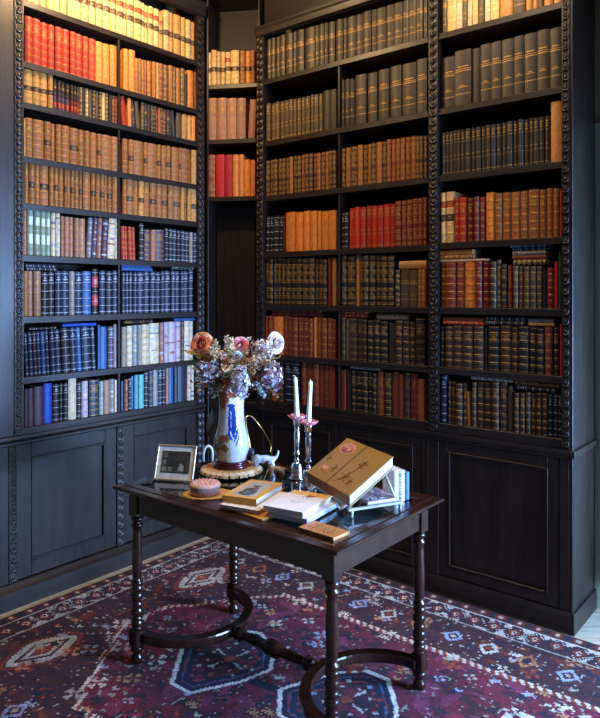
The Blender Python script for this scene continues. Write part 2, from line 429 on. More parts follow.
# ---- left bookcase
row('L', 1, '', .175, 110, [(eq(-490, 0, 12), (45, 42), 'V', 'l'), ([0, 35, 75, 97, 138, 183, 200, 217, 248, 280], (41, 38), 'V', 'l'), ([280, 305], 34, 'T', 'l'), ([305, 340, 362, 405, 430, 462, 487, 508], (40, 38), 'VTTTVTT', 'm')])
row('L', 2, 'left half', .1833, 15, [([50, 92, 138, 180, 218, 258, 298, 332, 370, 405, 443], (46, 42), 'R', 'b'), ([443, 482, 518, 556], 41, 'O', 'b')])
row('L', 2, 'right half', .175, 110, [([76, 107, 142], 41, 'O', 'b'), ([142, 162, 180, 197, 215, 240, 262, 278, 306, 333, 358, 378, 402, 426], (35, 37), 'BBBHBBTHQBQBQ', 'gb'), ([426, 443], 33, 'M', 'p'), ([445, 480], 38, 'O', 'p'), ([480, 508], 37, 'H', 'p')])
row('L', 3, 'left half', .1833, 15, [([48, 97, 137, 178, 207], 34, 'T', 'm'), ([207, 230, 250, 275, 300], (30, 29), 'A', 'd'), ([300, 317, 333, 350], 28, 'D', 'd'), (eq(350, 530, 10), 28, 'QKVQK', 'gp'), ([530, 547, 562], 27, 'H', 'b')])
row('L', 3, 'right half', .175, 110, [([72, 97], 29, 'R', 'p', -4), ([102, 124], 28, 'O', 'p', -2), ([130, 150, 172], 27, 'GQ', 'cp', -5), ([178, 196, 212, 232, 245, 262, 276, 290, 306, 322, 340, 352], (27, 25), 'QGMQKDBQHGK', 'bcpb'), ([358, 375], 26, 'G', 'p', -5), ([380, 410, 440], 25, 'QT', 'p'), ([440, 464, 486, 509], 25, 'TOT', 'p')])
row('L', 4, 'left half', .1833, 15, [([47, 55], 38, 'T', 'p'), ([55, 98, 158, 195, 220, 253, 298, 345, 378, 410, 445, 470, 525, 566], (39, 34), 'B', 'bbmb')])
row('L', 4, 'right half', .175, 110, [([72, 105, 137, 190, 215, 270, 294, 322, 350, 393, 408, 463], 34, 'B', 'bm'), ([463, 508], 34, 'T', 'b')])
row('L', 5, 'left half', .1833, 15, [([48, 75, 108, 138, 185, 210, 237, 268, 283, 300, 323, 350, 370, 410, 437, 462, 485, 503, 530, 562], (43, 36), 'B', 'bm')])
row('L', 5, 'right half', .175, 110, [([72, 97, 135, 163, 193, 227, 263, 297, 330, 363, 403, 425, 440, 462, 508], (35, 33), 'BBBTBBBBBBTBTT', 'bm')])
row('L', 6, 'left half', .1833, 15, [([46, 66], 45, 'P', 'b'), ([68, 103, 137, 168, 195], (46, 44), 'Y', 'w'), ([195, 220, 245], 43, 'W', 'z'), ([250, 268, 295, 320, 350, 385], (40, 39), 'P', 'b'), ([388, 415, 445, 470, 500, 540], 40, 'SAPAW', 'z', 3), ([545, 566], 42, 'W', 'z')])
row('L', 6, 'right half', .35, 0, [([347, 358, 367, 378, 389], 33, 'R', 'b', -2), ([398, 412], 37, 'K', 's'), ([412, 430, 445, 470], 31, 'APA', 'b'), ([470, 480, 492, 505, 515, 527, 540, 550, 562], (33, 30), 'NKNKNKSN', 's')])
row('L', 7, 'left half', .2366, 15, [([36, 52], 45, 'B', 'p'), ([52, 77, 108], 45, 'P', 'bb'), ([109, 138, 167], 44, 'K', 's'), ([168, 195, 228], 44, 'N', 's'), ([228, 252], 43, 'S', 'b'), ([254, 286, 322], 43, 'NU', 's'), ([325, 352], 45, 'K', 'r'), ([355, 382, 408, 432], 43, 'NKN', 's')], [(46, 176, 3, 'K', 's'), (42, 170, 3, 'N', 's')])
row('L', 7, 'right half', .237, 110, [([49, 62, 77, 96, 115, 143, 168, 192, 213, 230, 255, 275, 295, 310, 330, 350], 41, 'N', 's')], [(49, 178, 4, 'U', 'p'), (50, 172, 3.5, 'U', 'p'), (258, 352, 4, 'F', 's')])
row('L', 8, 'left half', .2366, 15, [([46, 60, 78, 96, 114, 132, 150, 172, 200, 235, 262, 285, 322, 342], 44, 'NNKNUN', 's', -3), ([347, 358], 44, 'U', 'p'), ([360, 389], 42, 'U', 'p'), ([390, 417], 41, 'A', 's'), ([418, 434], 43, 'S', 'p')], [(58, 176, 2.5, 'K', 's'), (200, 342, 3, 'E', 'p')])
row('L', 8, 'right half', .237, 110, [([49, 70, 95, 115, 135, 168, 208], 40, 'SWSSWW', 'bbz'), ([208, 225, 245, 275, 297], 40, 'PIII', 'z'), ([297, 312], 39, 'M', 'b'), ([312, 335, 352], 39, 'W', 'z')], [(55, 180, 4, 'K', 'f'), (270, 356, 3, 'U', 'p')])
row('L', 9, 'left half', .2366, 15, [([38, 54, 79, 119], 38, 'A', 'p'), ([121, 158], 40, 'E', 'p'), ([160, 188, 202, 222], 38, 'K', 's'), ([223, 258], 41, 'W', 'p'), ([260, 281], 36, 'K', 's'), ([282, 310], 36, 'I', 'z'), ([312, 352], 36, 'N', 'b'), ([353, 373, 400, 421], 34, 'SPS', 'zp'), ([422, 434], 32, 'W', 'p')])
row('L', 9, 'right half', .237, 110, [([49, 58], 30, 'U', 'p'), ([58, 76], 31, 'H', 'b'), ([76, 90], 32, 'K', 's'), ([90, 101], 33, 'U', 'p'), ([101, 119, 141], 34, 'L', 'p'), ([141, 160, 180, 201, 221, 233, 245], 36, 'KNSNKP', 'sbps'), ([245, 268, 286], 37, 'UN', 'p'), ([288, 322], 36, 'N', 'p'), ([325, 341, 355], 36, 'W', 'z')])
# ---- corner
row('D', 1, '', .2365, 195, [([50, 68], 33, 'V', 'm'), ([68, 92], 35, 'V', 'm'), ([92, 107, 127], 33, 'V', 'm'), ([127, 150], 32, 'V', 'l'), ([150, 186], 33, 'V', 'm'), ([188, 213, 236, 255], 32, 'BTB', 'm')])
row('D', 2, '', .2365, 195, [([50, 92, 133, 175, 214], (42, 41), 'P', 'b'), ([222, 252], 39, 'P', 'p', 3)])
row('D', 3, '', .2365, 195, [([50, 86], 42, 'H', 'g'), ([87, 125, 157], 42, 'C', 'p'), ([158, 185, 208], 42, 'O', 'b'), ([208, 235, 255], 36, 'O', 'p')])
# ---- middle bookcase
row('M', 1, '', .1583, 255, [([72, 100, 130, 155, 190, 235, 262, 310], (40, 41), 'G', 'c'), ([315, 375, 405, 440, 462, 505], 41, 'G', 'c'), ([512, 556, 580, 634, 679, 732, 765, 827, 874, 932, 969, 1016, 1060, 1088], (41, 43), 'G', 'c')])
row('M', 2, 'left half', .1673, 255, [([68, 95, 122, 148, 175, 203, 230, 250, 275, 300, 330, 355, 380, 400], (37, 38), 'Q', 'f'), ([405, 446, 488], 40, 'G', 'p')])
row('M', 2, 'right half', .195, 340, [([10, 25, 50, 76], 47, 'KGK', 'c'), ([80, 136], 49, 'G', 'c'), ([143, 191], 49, 'G', 'c'), ([197, 251], 50, 'G', 'c'), ([258, 315], 51, 'G', 'c'), ([320, 390], 52, 'G', 'c'), ([393, 446], 53, 'G', 'c')])
row('M', 3, 'left half', .1673, 255, [(eq(66, 488, 18), (36, 38), 'MMMMMMBMMHMMMHMBMM', 'g')])
row('M', 3, 'right half', .195, 340, [([10, 30, 57, 90, 118, 142, 162, 185, 215, 240], (39, 41), 'MB', 'g'), ([240, 262, 287, 310, 335, 362, 390], (42, 43), 'H', 'g'), ([390, 410, 428, 446], 42, 'G', 'g')])
row('M', 4, 'left half', .174, 255, [([62, 81, 101, 135, 160], 36, 'K', 's', 2), ([162, 177], 37, 'M', 'p'), ([180, 235, 280, 318, 358, 380, 422, 468], 39, 'O', 'p')])
row('M', 4, 'right half', .188, 340, [([8, 23, 45], 37, 'K', 's'), ([48, 78, 107, 138, 168, 200, 232, 265, 295], (40, 43), 'R', 'f'), ([295, 327, 355, 385, 415, 440, 460], (45, 48), 'D', 'g')])
row('M', 5, 'left half', .174, 255, [([62, 85, 105, 130, 150, 175, 205, 235, 272, 310, 345, 365, 390, 415], 47, 'K', 'g'), ([420, 440], 48, 'D', 'p'), ([441, 464], 48, 'T', 'p')])
row('M', 5, 'right half', .188, 340, [([8, 35, 82], 50, 'K', 'g'), ([85, 103], 51, 'T', 'p'), ([104, 125], 51, 'M', 'g'), ([125, 155, 190, 220, 255, 290], 51, 'K', 'g'), ([294, 319], 37, 'K', 'g'), ([321, 369, 411], 37, 'QQ', 'c'), ([412, 435, 458], 38, 'B', 'g')], [(316, 460, 8, 'T', 'p')])
row('M', 6, 'left half', .181, 255, [([60, 75], 38, 'R', 'b'), ([75, 101], 38, 'H', 'b'), ([103, 158], 38, 'O', 'p'), ([160, 185, 210, 240, 270, 302, 325], 39, 'H', 'b'), ([325, 346], 40, 'O', 'b'), ([347, 370, 400, 428, 444], 40, 'H', 'b')], [(95, 364, 3, 'D', 'b'), (97, 360, 3, 'D', 'b')])
row('M', 6, 'right half', .181, 340, [([8, 32], 42, 'M', 'b'), ([35, 46], 41, 'S', 'p'), ([48, 96, 129, 152], 42, 'M', 'b'), ([155, 188, 222, 265], 42, 'K', 'b'), ([268, 306], 41, 'G', 'p'), ([308, 346, 385, 415], 43, 'M', 'b'), ([421, 470], 47, 'K', 'b')], [(10, 145, 3.2, 'R', 'b'), (12, 140, 3.2, 'R', 'b'), (205, 375, 6, 'S', 'g')])
row('M', 7, 'left half', .181, 255, [([60, 90, 125, 158], 40, 'MHM', 'b'), ([160, 204, 248], 41, 'N', 's'), ([255, 285, 318, 355, 380, 410, 444], 42, 'H', 'bp')])
row('M', 7, 'right half', .181, 340, [([8, 20, 33, 60], 40, 'HHM', 'p'), ([62, 88, 125, 155, 182, 205], 41, 'K', 'b'), ([206, 246, 285], 43, 'HM', 'bb'), ([287, 326], 45, 'H', 'p'), ([327, 355], 44, 'H', 'p'), ([357, 389], 45, 'M', 'b'), ([390, 432], 46, 'D', 'b'), ([433, 468], 41, 'B', 'p')], [(58, 215, 4, 'S', 's'), (52, 205, 3.5, 'S', 's')])
# ---- right bookcase
row('R', 1, '', .2333, 430, [([52, 73, 112, 140, 160, 182, 206, 235, 260, 298], (42, 43), 'QVWQWVQWV', 'c'), ([300, 355, 410, 440, 462, 490, 530, 565], 44, 'TQTTQTT', 'c')])
row('R', 2, '', .2333, 430, [([52, 105], 51, 'G', 'c'), ([108, 178], 55, 'G', 'c'), ([180, 213], 55, 'G', 'p'), ([215, 262, 308, 360, 405, 460, 515, 566], (56, 60), 'G', 'c')])
row('R', 3, '', .2333, 430, [([52, 66, 82, 98, 113, 130, 150, 175, 197, 220, 240, 262, 283, 307, 330, 355, 378, 402, 425, 445, 468, 490, 514], (43, 47), 'G', 'f'), ([517, 565], 60, 'T', 'p')])
row('R', 4, '', .2333, 430, [([45, 68, 103], 50, 'V', 'l'), ([105, 127, 157], 44, 'R', 'b'), ([160, 187], 44, 'D', 'b'), ([190, 213, 237], 44, 'D', 'b'), ([240, 277], 48, 'O', 'b'), ([278, 310, 348, 387, 422, 470, 500, 528, 555], (47, 49), 'B', 'b'), ([556, 565], 47, 'R', 'p')])
row('R', 5, '', .2333, 430, [([45, 68, 112, 148], 45, 'H', 'b'), ([150, 195], 46, 'O', 'b'), ([197, 225, 255], 46, 'D', 'b'), ([258, 286], 46, 'M', 'b'), ([286, 304], 48, 'M', 'g'), ([304, 330], 44, 'M', 'b'), ([333, 353], 43, 'D', 'g'), ([357, 379, 402, 428, 455, 482], 42, 'Q', 'b'), ([485, 500], 41, 'K', 'p'), ([500, 531], 41, 'D', 'b'), ([532, 549], 47, 'C', 'p'), ([551, 565], 57, 'F', 'p')],
    [(45, 250, 2.2, 'W', 'p'), (45, 185, 4.5, 'B', 'b'), (45, 182, 5, 'O', 'p'), (358, 498, 6, 'K', 'g'), (352, 497, 4, 'H', 'p'), (354, 496, 4.5, 'S', 'b'), (350, 500, 3.2, 'N', 's'), (342, 500, 3, 'U', 's')])
row('R', 6, '', .2333, 430, [([45, 62], 41, 'N', 'b'), ([65, 102, 143, 187, 230], (42, 44), 'M', 'b'), ([232, 246], 42, 'K', 'p'), ([248, 297], 45, 'K', 'b'), ([300, 349, 380], 46, 'M', 'b'), ([380, 424, 458, 490], 47, 'K', 'b'), ([492, 526], 48, 'H', 'b'), ([528, 553], 48, 'K', 'b'), ([556, 566], 52, 'C', 'p')],
    [(57, 229, 4, 'R', 'b'), (55, 226, 3.5, 'H', 'p'), (234, 405, 4, 'K', 's'), (238, 408, 4, 'K', 's'), (422, 533, 3.5, 'T', 'p'), (420, 528, 3.5, 'S', 'p')])
row('R', 7, '', .2333, 430, [([45, 73], 48, 'N', 's'), ([78, 91, 108, 140, 160], 42, 'M', 'b'), ([162, 174], 34, 'T', 'p', -2), ([178, 200, 232, 266, 298, 332], (45, 48), 'M', 'b'), ([335, 356], 46, 'Q', 'p'), ([360, 385, 410, 431, 456, 480, 506], (40, 43), 'M', 'b'), ([508, 526, 549, 566], 44, 'NNK', 's')],
    [(178, 358, 4.5, 'S', 's'), (370, 540, 5, 'K', 's'), (365, 556, 5, 'M', 'g')])

def ordinal(n):
    one = ['', 'first', 'second', 'third', 'fourth', 'fifth', 'sixth', 'seventh', 'eighth', 'ninth', 'tenth', 'eleventh', 'twelfth', 'thirteenth', 'fourteenth',
           'fifteenth', 'sixteenth', 'seventeenth', 'eighteenth', 'nineteenth', 'twentieth']
    if n <= 20: return one[n]
    if n == 30: return 'thirtieth'
    return ('twenty-' if n < 30 else 'thirty-')+one[n % 10]
BOOKS.sort(key=lambda q: -q['area'])
rest = MB()
MB_MATS = [M_LEATH, M_GILT, M_SILV, M_PAGE]
nrow = {}
for q in BOOKS:
    if not q['flat']: nrow[(q['case'], q['row'], q['half'])] = max(nrow.get((q['case'], q['row'], q['half']), 0), q['idx'])
for i, q in enumerate(BOOKS):
    rnd = random.Random(q['seed'])
    if i < 300:
        c = MB(); pg = MB(); book_geo(c, pg, q['w'], q['h'], q['d'], q['col'], q['sty'], rnd)
        o = c.build('book', MB_MATS, None, q['T']); pg.build('page_block', M_PAGE, o)
        half = q['half']+' of ' if q['half'] else ''
        if q['flat']:
            lb = f"{PAL[q['key']][1]} book lying flat, {ordinal(q['idx']+1)} of those atop {ordinal(q['row'])} shelf, {half}{CASE[q['case']]}"
        else:
            lb = f"{PAL[q['key']][1]} {STY[q['sty']]} book, {ordinal(q['idx'])} from left on {ordinal(q['row'])} shelf, {half}{CASE[q['case']]}"
        tag(o, lb, 'book', f"books on the {ordinal(q['row'])} shelf of the {CASE[q['case']]}")
    else:
        book_geo(rest, rest, q['w'], q['h'], q['d'], q['col'], q['sty'], rnd, q['T'])
tag(rest.build('small_books', MB_MATS), 'the many smaller leather books filling gaps along all the bookcase shelves', 'books', kind='stuff')
print('BOOKS', len(BOOKS))
# ------------------------------------------------------------------ rug (woven knot by knot)
def build_rug():
    c = .008; A0, A1, B0, B1 = -3.165, .35, .95, 3.185
    na, nb = int((A1-A0)/c), int((B1-B0)/c)
    rs = np.random.RandomState(3)
    a = A0+(np.arange(na)+.5)*c; bb = B0+(np.arange(nb)+.5)*c
    A, B = np.meshgrid(a, bb, indexing='ij')
    def C(h): return np.array(lin(h))
    img = np.zeros((na, nb, 3)); 
    crim, plum, navy, cream, rust, brn, pink = C('561425'), C('33141f'), C('10142a'), C('bdb2a8'), C('7a3020'), C('3a1a1c'), C('742a44')
    ab = (np.sin(B*23+1.3*np.sin(A*2.1))*.12+np.sin(B*61)*.08+1)[..., None]      # bands of slightly different dye lots
    img[:] = plum
    def put(mask, col): img[mask] = col
    # smooth value noise for scattered little figures
    def vn(sa, sb, seed):
        r = np.random.RandomState(seed); g = r.rand(int((A1-A0)/sa)+3, int((B1-B0)/sb)+3)
        x = (A-A0)/sa; y = (B-B0)/sb; i = x.astype(int); j = y.astype(int); fx = x-i; fy = y-j
        return (g[i, j]*(1-fx)+g[i+1, j]*fx)*(1-fy)+(g[i, j+1]*(1-fx)+g[i+1, j+1]*fx)*fy
    BC = 2.068; hb = np.abs(B-BC)
    # main border ground is mottled plum, brown, rust
    n1 = vn(.03, .03, 1); n2 = vn(.02, .02, 2); n3 = vn(.045, .045, 5)
    put(n1 > .62, brn); put(n3 > .74, rust*.5); put(n2 > .8, navy); nf = vn(.012, .012, 9); put(nf > .9, cream*.45); put((nf < .09), C('5a3a2c')); put((nf > .84) & (n1 > .5) & (np.minimum(B1-B, A-A0) < .55), cream*.6)
    # field with stepped corners
    def field(off):
        ea = A-(-2.66+off)            # distance inside from the end
        lim = .625-off
        return (ea > 0) & (hb < lim) & (hb < .12+ea*1.32+.012*np.sign(np.sin(ea*50)))
    f_o = field(0.); f_i = field(.032)
    zig = (np.floor((A*1.0+B*.6)/.018) % 2 == 0)
    put(f_o, rust*.9); put(f_o & zig, cream*.85); put(f_i, crim)
    put(f_i & (n1 > .6), plum*1.1); put(f_i & (n3 > .7), pink*.75); put(f_i & (nf > .86), cream*.4); put(f_i & (n2 > .85), navy)
    # three guard bands on the outside
    d = np.minimum(np.minimum(B1-B, B-B0), A-A0); L_ = np.where((B1-B < A-A0) | (B-B0 < A-A0), A, B)
    put(d < .205, brn)
    w = (d > .08) & (d < .2); put(w, cream*.75); put(w & (n2 > .55), plum); put(w & (n3 > .66), brn)
    t = (L_ % .096)/.096-.5; q = (d-.14)/.06
    dia = np.abs(t)*2+np.abs(q)
    put(w & (dia < .92), plum); put(w & (dia < .62), rust*.8); put(w & (dia < .36), cream*.85); put(w & (dia < .2), navy)
    put(w & (np.abs(np.abs(t)*2+np.abs(q)-1.15) < .1), navy*1.5)
    put((d > .2) & (d < .208), cream*.7); put((d > .072) & (d < .08), cream*.8)
    o = d < .072; t2 = (L_ % .09)/.09-.5; put(o & (np.abs(t2)*1.6+np.abs((d-.036)/.036)*.6 < .5), rust*.7); put(o & (np.abs(t2) < .09) & (np.abs(d-.036) < .012), cream*.7); put(o & (np.abs(t2) > .44), navy)
    # lozenges of the main border and corners
    def loz(ca, cb, ra, rb):
        r = np.abs((A-ca)/ra)**1.4+np.abs((B-cb)/rb)**1.4
        st = np.floor((np.abs(A-ca)+np.abs(B-cb)*.5)/.018) % 2
        put(r < 1.25, rust*.75); put((r < 1.05), plum*.7); put((r < .98) & (r > .72), cream*.62)
        put((r < .72) & (st == 0), cream*.7); put((r < .72) & (st == 1), brn*1.2); put(r < .16, rust)
    for ca, cb in ((-2.74, 1.60), (-2.76, 2.56)): loz(ca, cb, .10, .17)
    # medallions on the long axis
    def inside(poly):
        m_ = np.zeros(A.shape, bool); dist = np.full(A.shape, 9.)
        for (xa, ya), (xb, yb) in zip(poly, poly[1:]+poly[:1]):
            if abs(yb-ya) > 1e-9: m_ ^= ((ya > B) != (yb > B)) & (A < (xb-xa)*(B-ya)/(yb-ya)+xa)
            l2 = (xb-xa)**2+(yb-ya)**2; t_ = np.clip(((A-xa)*(xb-xa)+(B-ya)*(yb-ya))/l2, 0, 1)
            dist = np.minimum(dist, np.hypot(A-xa-t_*(xb-xa), B-ya-t_*(yb-ya)))
        return m_, dist
    m1 = [(-2.31, 2.03), (-2.11, 1.79), (-2.0, 1.79), (-1.90, 1.97), (-1.865, 2.11), (-1.955, 2.235), (-2.1, 2.31), (-2.22, 2.26)]
    m2 = [(-1.745, 2.03), (-1.64, 1.90), (-1.4, 1.88), (-1.25, 2.08), (-1.33, 2.22), (-1.45, 2.355), (-1.55, 2.355), (-1.64, 2.27)]
    m3 = [(x+.64, y) for x, y in m1]; m3 = [(x+.62, y) for x, y in m3]
    put((np.abs(B-(2.0+.12*(A+1.9))) < .022) & (A > -1.93) & (A < -1.70), navy)
    MED = []
    for pl in (m1, m2, m3):
        ins, dist = inside(pl); st = (np.floor((A+B)/.016) % 2 == 0); st2 = (np.floor((A-B)/.028) % 2 == 0)
        MED.append(ins | (dist < .02))
        put((dist < .008) | (ins & (dist < .010)), cream); put(ins & (dist >= .010), navy)
        put(ins & (dist > .030) & (dist < .040) & st, C('6a2a30')); put(ins & (dist > .034) & (dist < .044) & ~st, C('3d4868'))
        put(ins & (dist > .068), C('28131f')); put(ins & (dist > .068) & (dist < .078) & st2, rust)
        put(ins & (dist > .078) & (n1 > .6), crim); put(ins & (dist > .10) & (n2 > .8), navy)
        ca = sum(p[0] for p in pl)/len(pl); cb = sum(p[1] for p in pl)/len(pl); da, db = A-ca, B-cb
        ang = np.arctan2(db, da); rr = np.hypot(da, db)
        put(ins & (np.abs(np.sin(ang*2+.5)) < .16) & (rr > .035) & (rr < .10), cream*.7); put(ins & (np.abs(np.sin(ang*4)) < .35) & (rr > .085) & (rr < .097), cream*.6)
        put(rr < .024, rust)
        pr_ = random.Random(int(ca*1000))
        for k in range(9):
            a_ = k*.7; x, y = ca+.13*math.cos(a_), cb+.13*math.sin(a_)
            q = ins & (np.abs(A-x)+np.abs(B-y) < .013); put(q, [cream*.6, rust, C('5f6f90')][k % 3])
    # little flowers, birds and combs strewn about
    rr_ = random.Random(11)
    def flower(ca, cb, s, col):
        da, db = (A-ca)/s, (B-cb)/s; r = np.hypot(da, db); an = np.arctan2(db, da)
        put((r < 1) & (np.abs(np.cos(an*2)) > .72) & (r > .25), col); put(r < .22, rust)
    def bird(ca, cb, s, col, k):
        i0, j0 = int((ca-A0)/c), int((cb-B0)/c)
        pat = ["..##....", ".####..#", "..#####.", "...###..", "..#..#.."] if k == 0 else ["#.#.#.#", "#######", "..###..", "#.#.#.#"] if k == 1 else [".##.", "####", "#..#"]
        for y, l in enumerate(pat):
            for x, ch in enumerate(l):
                if ch == '#' and 0 <= i0+x < na and 0 <= j0+y < nb: img[i0+x, j0+y] = col
    cols = [cream*.8, cream*.6, C('9a6a4a'), rust, C('8f93a6')*.8, navy, navy*1.2, brn]
    for k in range(620):
        ca, cb = rr_.uniform(A0+.22, A1-.1), rr_.uniform(B0+.1, B1-.22)
        ii, jj = int((ca-A0)/c), int((cb-B0)/c)
        skip = any(mm[min(na-1, max(0, ii)), min(nb-1, max(0, jj))] for mm in MED)
        if skip: continue
        if rr_.random() < .32: flower(ca, cb, rr_.uniform(.022, .045), rr_.choice(cols))
        else: bird(ca, cb, 1, rr_.choice(cols), rr_.choice([0, 1, 2, 2]))
    flower(-.93, 2.42, .07, cream*.95); flower(-1.03, 2.30, .05, navy); flower(-1.3, 2.62, .04, rust)
    for k in range(26):        # S-figures along the long border
        ca = A0+.4+k*.17
        if abs(ca-A1) > .1:
            for cbv, sgn in ((2.84, 1), (1.3, -1)):
                da, db = A-ca, (B-cbv)*sgn
                put((np.abs(da)+np.abs(db)*.8 < .05) & (np.abs(np.abs(da)+np.abs(db)*.8-.038) < .009), [cream*.7, C('8a5a3a'), C('7a82a0')][k % 3])
                put(np.abs(da)+np.abs(db) < .015, [rust, navy, cream*.6][k % 3])
    img = img*ab*(1+rs.uniform(-.3, .3, (na, nb, 1)))
    img = np.clip(img, 0, 1)
    # mesh
    ea = A0+np.arange(na+1)*c; eb = B0+np.arange(nb+1)*c
    GA, GB = np.meshgrid(ea, eb, indexing='ij')
    z = .011+.0012*np.sin(GA*3.1)*np.sin(GB*4.3)+rs.uniform(-.0005, .0005, GA.shape)
    z[0, :] = z[-1, :] = 0.001; z[:, 0] = z[:, -1] = 0.001
    X = GA*.7771+GB*.6293; Y = -GA*.6293+GB*.7771
    V = np.stack([X, Y, z], -1).reshape(-1, 3)
    I = np.arange((na+1)*(nb+1)).reshape(na+1, nb+1)
    Q = np.stack([I[:-1, :-1], I[1:, :-1], I[1:, 1:], I[:-1, 1:]], -1).reshape(-1, 4)
    me = bpy.data.meshes.new('oriental_rug'); nq = len(Q)
    me.vertices.add(len(V)); me.vertices.foreach_set('co', V.astype(np.float32).ravel())
    me.loops.add(nq*4); me.loops.foreach_set('vertex_index', Q.astype(np.int32).ravel())
    me.polygons.add(nq); me.polygons.foreach_set('loop_start', np.arange(nq, dtype=np.int32)*4)
    me.update(calc_edges=True); me.validate()
    at = me.color_attributes.new('Col', 'FLOAT_COLOR', 'CORNER')
    cc = np.ones((nq, 4), np.float32); cc[:, :3] = img.reshape(-1, 3); at.data.foreach_set('color', np.repeat(cc, 4, axis=0).ravel())
    me.materials.append(M_WOOL)
    o = bpy.data.objects.new('oriental_rug', me); COL.objects.link(o)
    tag(o, 'crimson and plum oriental rug with navy medallions covering the floor', 'rug')
build_rug()

# ------------------------------------------------------------------ display table
AT = math.atan2(.6293, -.7771)       # direction of the long side from the near corner
TL, TW, TZ = 1.163, .723, .76
NEAR = Vector((.1157, 2.1266, 0))
# local frame: x along the long side from the near-right end to the far-left end reversed so that z is up
ex = Vector((.7771, -.6293, 0)); ey = Vector((.6293, .7771, 0))
ORG = NEAR - ex*TL                    # left corner; local x to the near corner, y towards the shelves
TT = Matrix(((ex.x, ey.x, 0, ORG.x), (ex.y, ey.y, 0, ORG.y), (0, 0, 1, 0), (0, 0, 0, 1)))
tb = thing('display_table', 'dark turned-leg table with glass-topped display case and curved stretchers on the rug', 'table', T=TT)
GL = .075
b = MB()
prof = [(0, .735), (.012, .737), (.02, .742), (.03, .748), (.03, .755), (.026, .76)]
def ring(mb, x0, x1, y0, y1, prof, o):
    """rectangular rim swept round the table; profile (outward offset from o, z)"""
    n = len(prof); vs = []
    for (cx, cy, sx, sy) in ((x0, y0, -1, -1), (x1, y0, 1, -1), (x1, y1, 1, 1), (x0, y1, -1, 1)):
        for p, z in prof: vs.append((cx+sx*(p+o), cy+sy*(p+o), z))
    fs = [(k*n+i, ((k+1) % 4)*n+i, ((k+1) % 4)*n+(i+1) % n, k*n+(i+1) % n) for k in range(4) for i in range(n)]
    mb.add(vs, fs)
ring(b, 0, TL, 0, TW, [(-GL, .735), (-.03, .735), (-.022, .737), (-.012, .741), (-.004, .745), (0, .750), (0, .756), (-.004, .7595), (-.03, .761), (-.034, .7605), (-.038, .763), (-GL+.004, .763), (-GL, .7615)], 0)
b.build('top_frame', M_TABLE, tb)
b = MB(); i = .045; t = .02
b.box(i+.05, TL-i-.05, i+.01, i+.01+t, .645, .735, bev=.002); b.build('apron', M_TABLE, tb); b = MB(); b.box(i+.05, TL-i-.05, TW-i-.01-t, TW-i-.01, .645, .735, bev=.002)
b.build('apron', M_TABLE, tb)
b = MB(); b.box(i+.01, i+.01+t, i+.05, TW-i-.05, .645, .735, bev=.002); b.build('apron', M_TABLE, tb); b = MB(); b.box(TL-i-.01-t, TL-i-.01, i+.05, TW-i-.05, .645, .735, bev=.002); b.build('apron', M_TABLE, tb)
def legs():
    s = .026
    for (x, y) in ((i+.027, i+.027), (TL-i-.027, i+.027), (TL-i-.027, TW-i-.027), (i+.027, TW-i-.027)):
        m = MB(); T = Matrix.Translation((x, y, 0))
        m.box(-s, s, -s, s, .632, .735, T=T, bev=.003); m.box(-s, s, -s, s, .085, .155, T=T, bev=.004)
        pr = [(.012, .632), (.024, .628), (.026, .618), (.02, .610), (.018, .603), (.024, .597), (.024, .588), (.017, .58), (.0185, .56), (.021, .50), (.0215, .43), (.019, .375), (.017, .362),
              (.0235, .356), (.0245, .35), (.0235, .344), (.019, .34), (.0235, .334), (.0245, .327), (.0235, .32), (.018, .315), (.0235, .303), (.0255, .292), (.0235, .281), (.018, .272), (.0225, .266), (.0235, .26), (.0225, .254), (.018, .25), (.024, .24), (.0265, .229), (.024, .218), (.018, .21), (.0225, .205), (.023, .2),
              (.018, .195), (.0235, .188), (.025, .18), (.0235, .173), (.018, .17), (.022, .163), (.023, .155)]
        m.lathe(pr[::-1], 20, T=T)
        m.lathe([(.014, .012), (.022, .016), (.026, .03), (.025, .042), (.017, .052), (.018, .058), (.026, .068), (.026, .078), (.022, .085)], 20, T=T)
        m.build('leg', M_TABLE, tb)
legs()
def arc(cx, sgn, bul):
    m = MB(); n = 28; y0, y1 = i+.027, TW-i-.027; ym = (y0+y1)/2; r = (y1-y0)/2-.02; vs = []
    for k in range(n+1):
        a = -PI/2+PI*k/n; ca, sa = math.cos(a), math.sin(a)
        px, py = cx+sgn*bul*ca, ym+r*sa
        nx, ny = sgn*ca*r, sa*bul; l = math.hypot(nx, ny); nx /= l; ny /= l
        for o_, z in ((-.02, .102), (.02, .102), (.022, .108), (.022, .132), (.02, .138), (-.02, .138), (-.022, .132), (-.022, .108)): vs.append((px+nx*o_, py+ny*o_, z))
    fs = [(k*8+j, k*8+(j+1) % 8, k*8+8+(j+1) % 8, k*8+8+j) for k in range(n) for j in range(8)]
    fs += [tuple(range(8)), tuple(n*8+j for j in range(7, -1, -1))]
    m.add(vs, fs).build('curved_stretcher', M_TABLE, tb)
arc(i+.027, 1, .27); arc(TL-i-.027, -1, .27)
x0, x1 = i+.027+.285, TL-i-.027-.285; m = MB(); Lc = x1-x0
T = Matrix.Translation((x0, TW/2, .12)) @ Matrix.Rotation(PI/2, 4, 'Y')
pr = []
for a, r in ((0, .014), (.02, .014), (.03, .024), (.05, .028), (.07, .018), (.085, .026), (.11, .03), (.13, .018), (.15, .017), (.3, .021), (.40, .02), (.42, .028), (.45, .033), (.5, .034)): pr.append((r, a*Lc))
for r, a in list(pr)[::-1][1:]: pr.append((r, Lc-a))
m.lathe(pr, 18, T=T); m.build('stretcher', M_TABLE, tb)
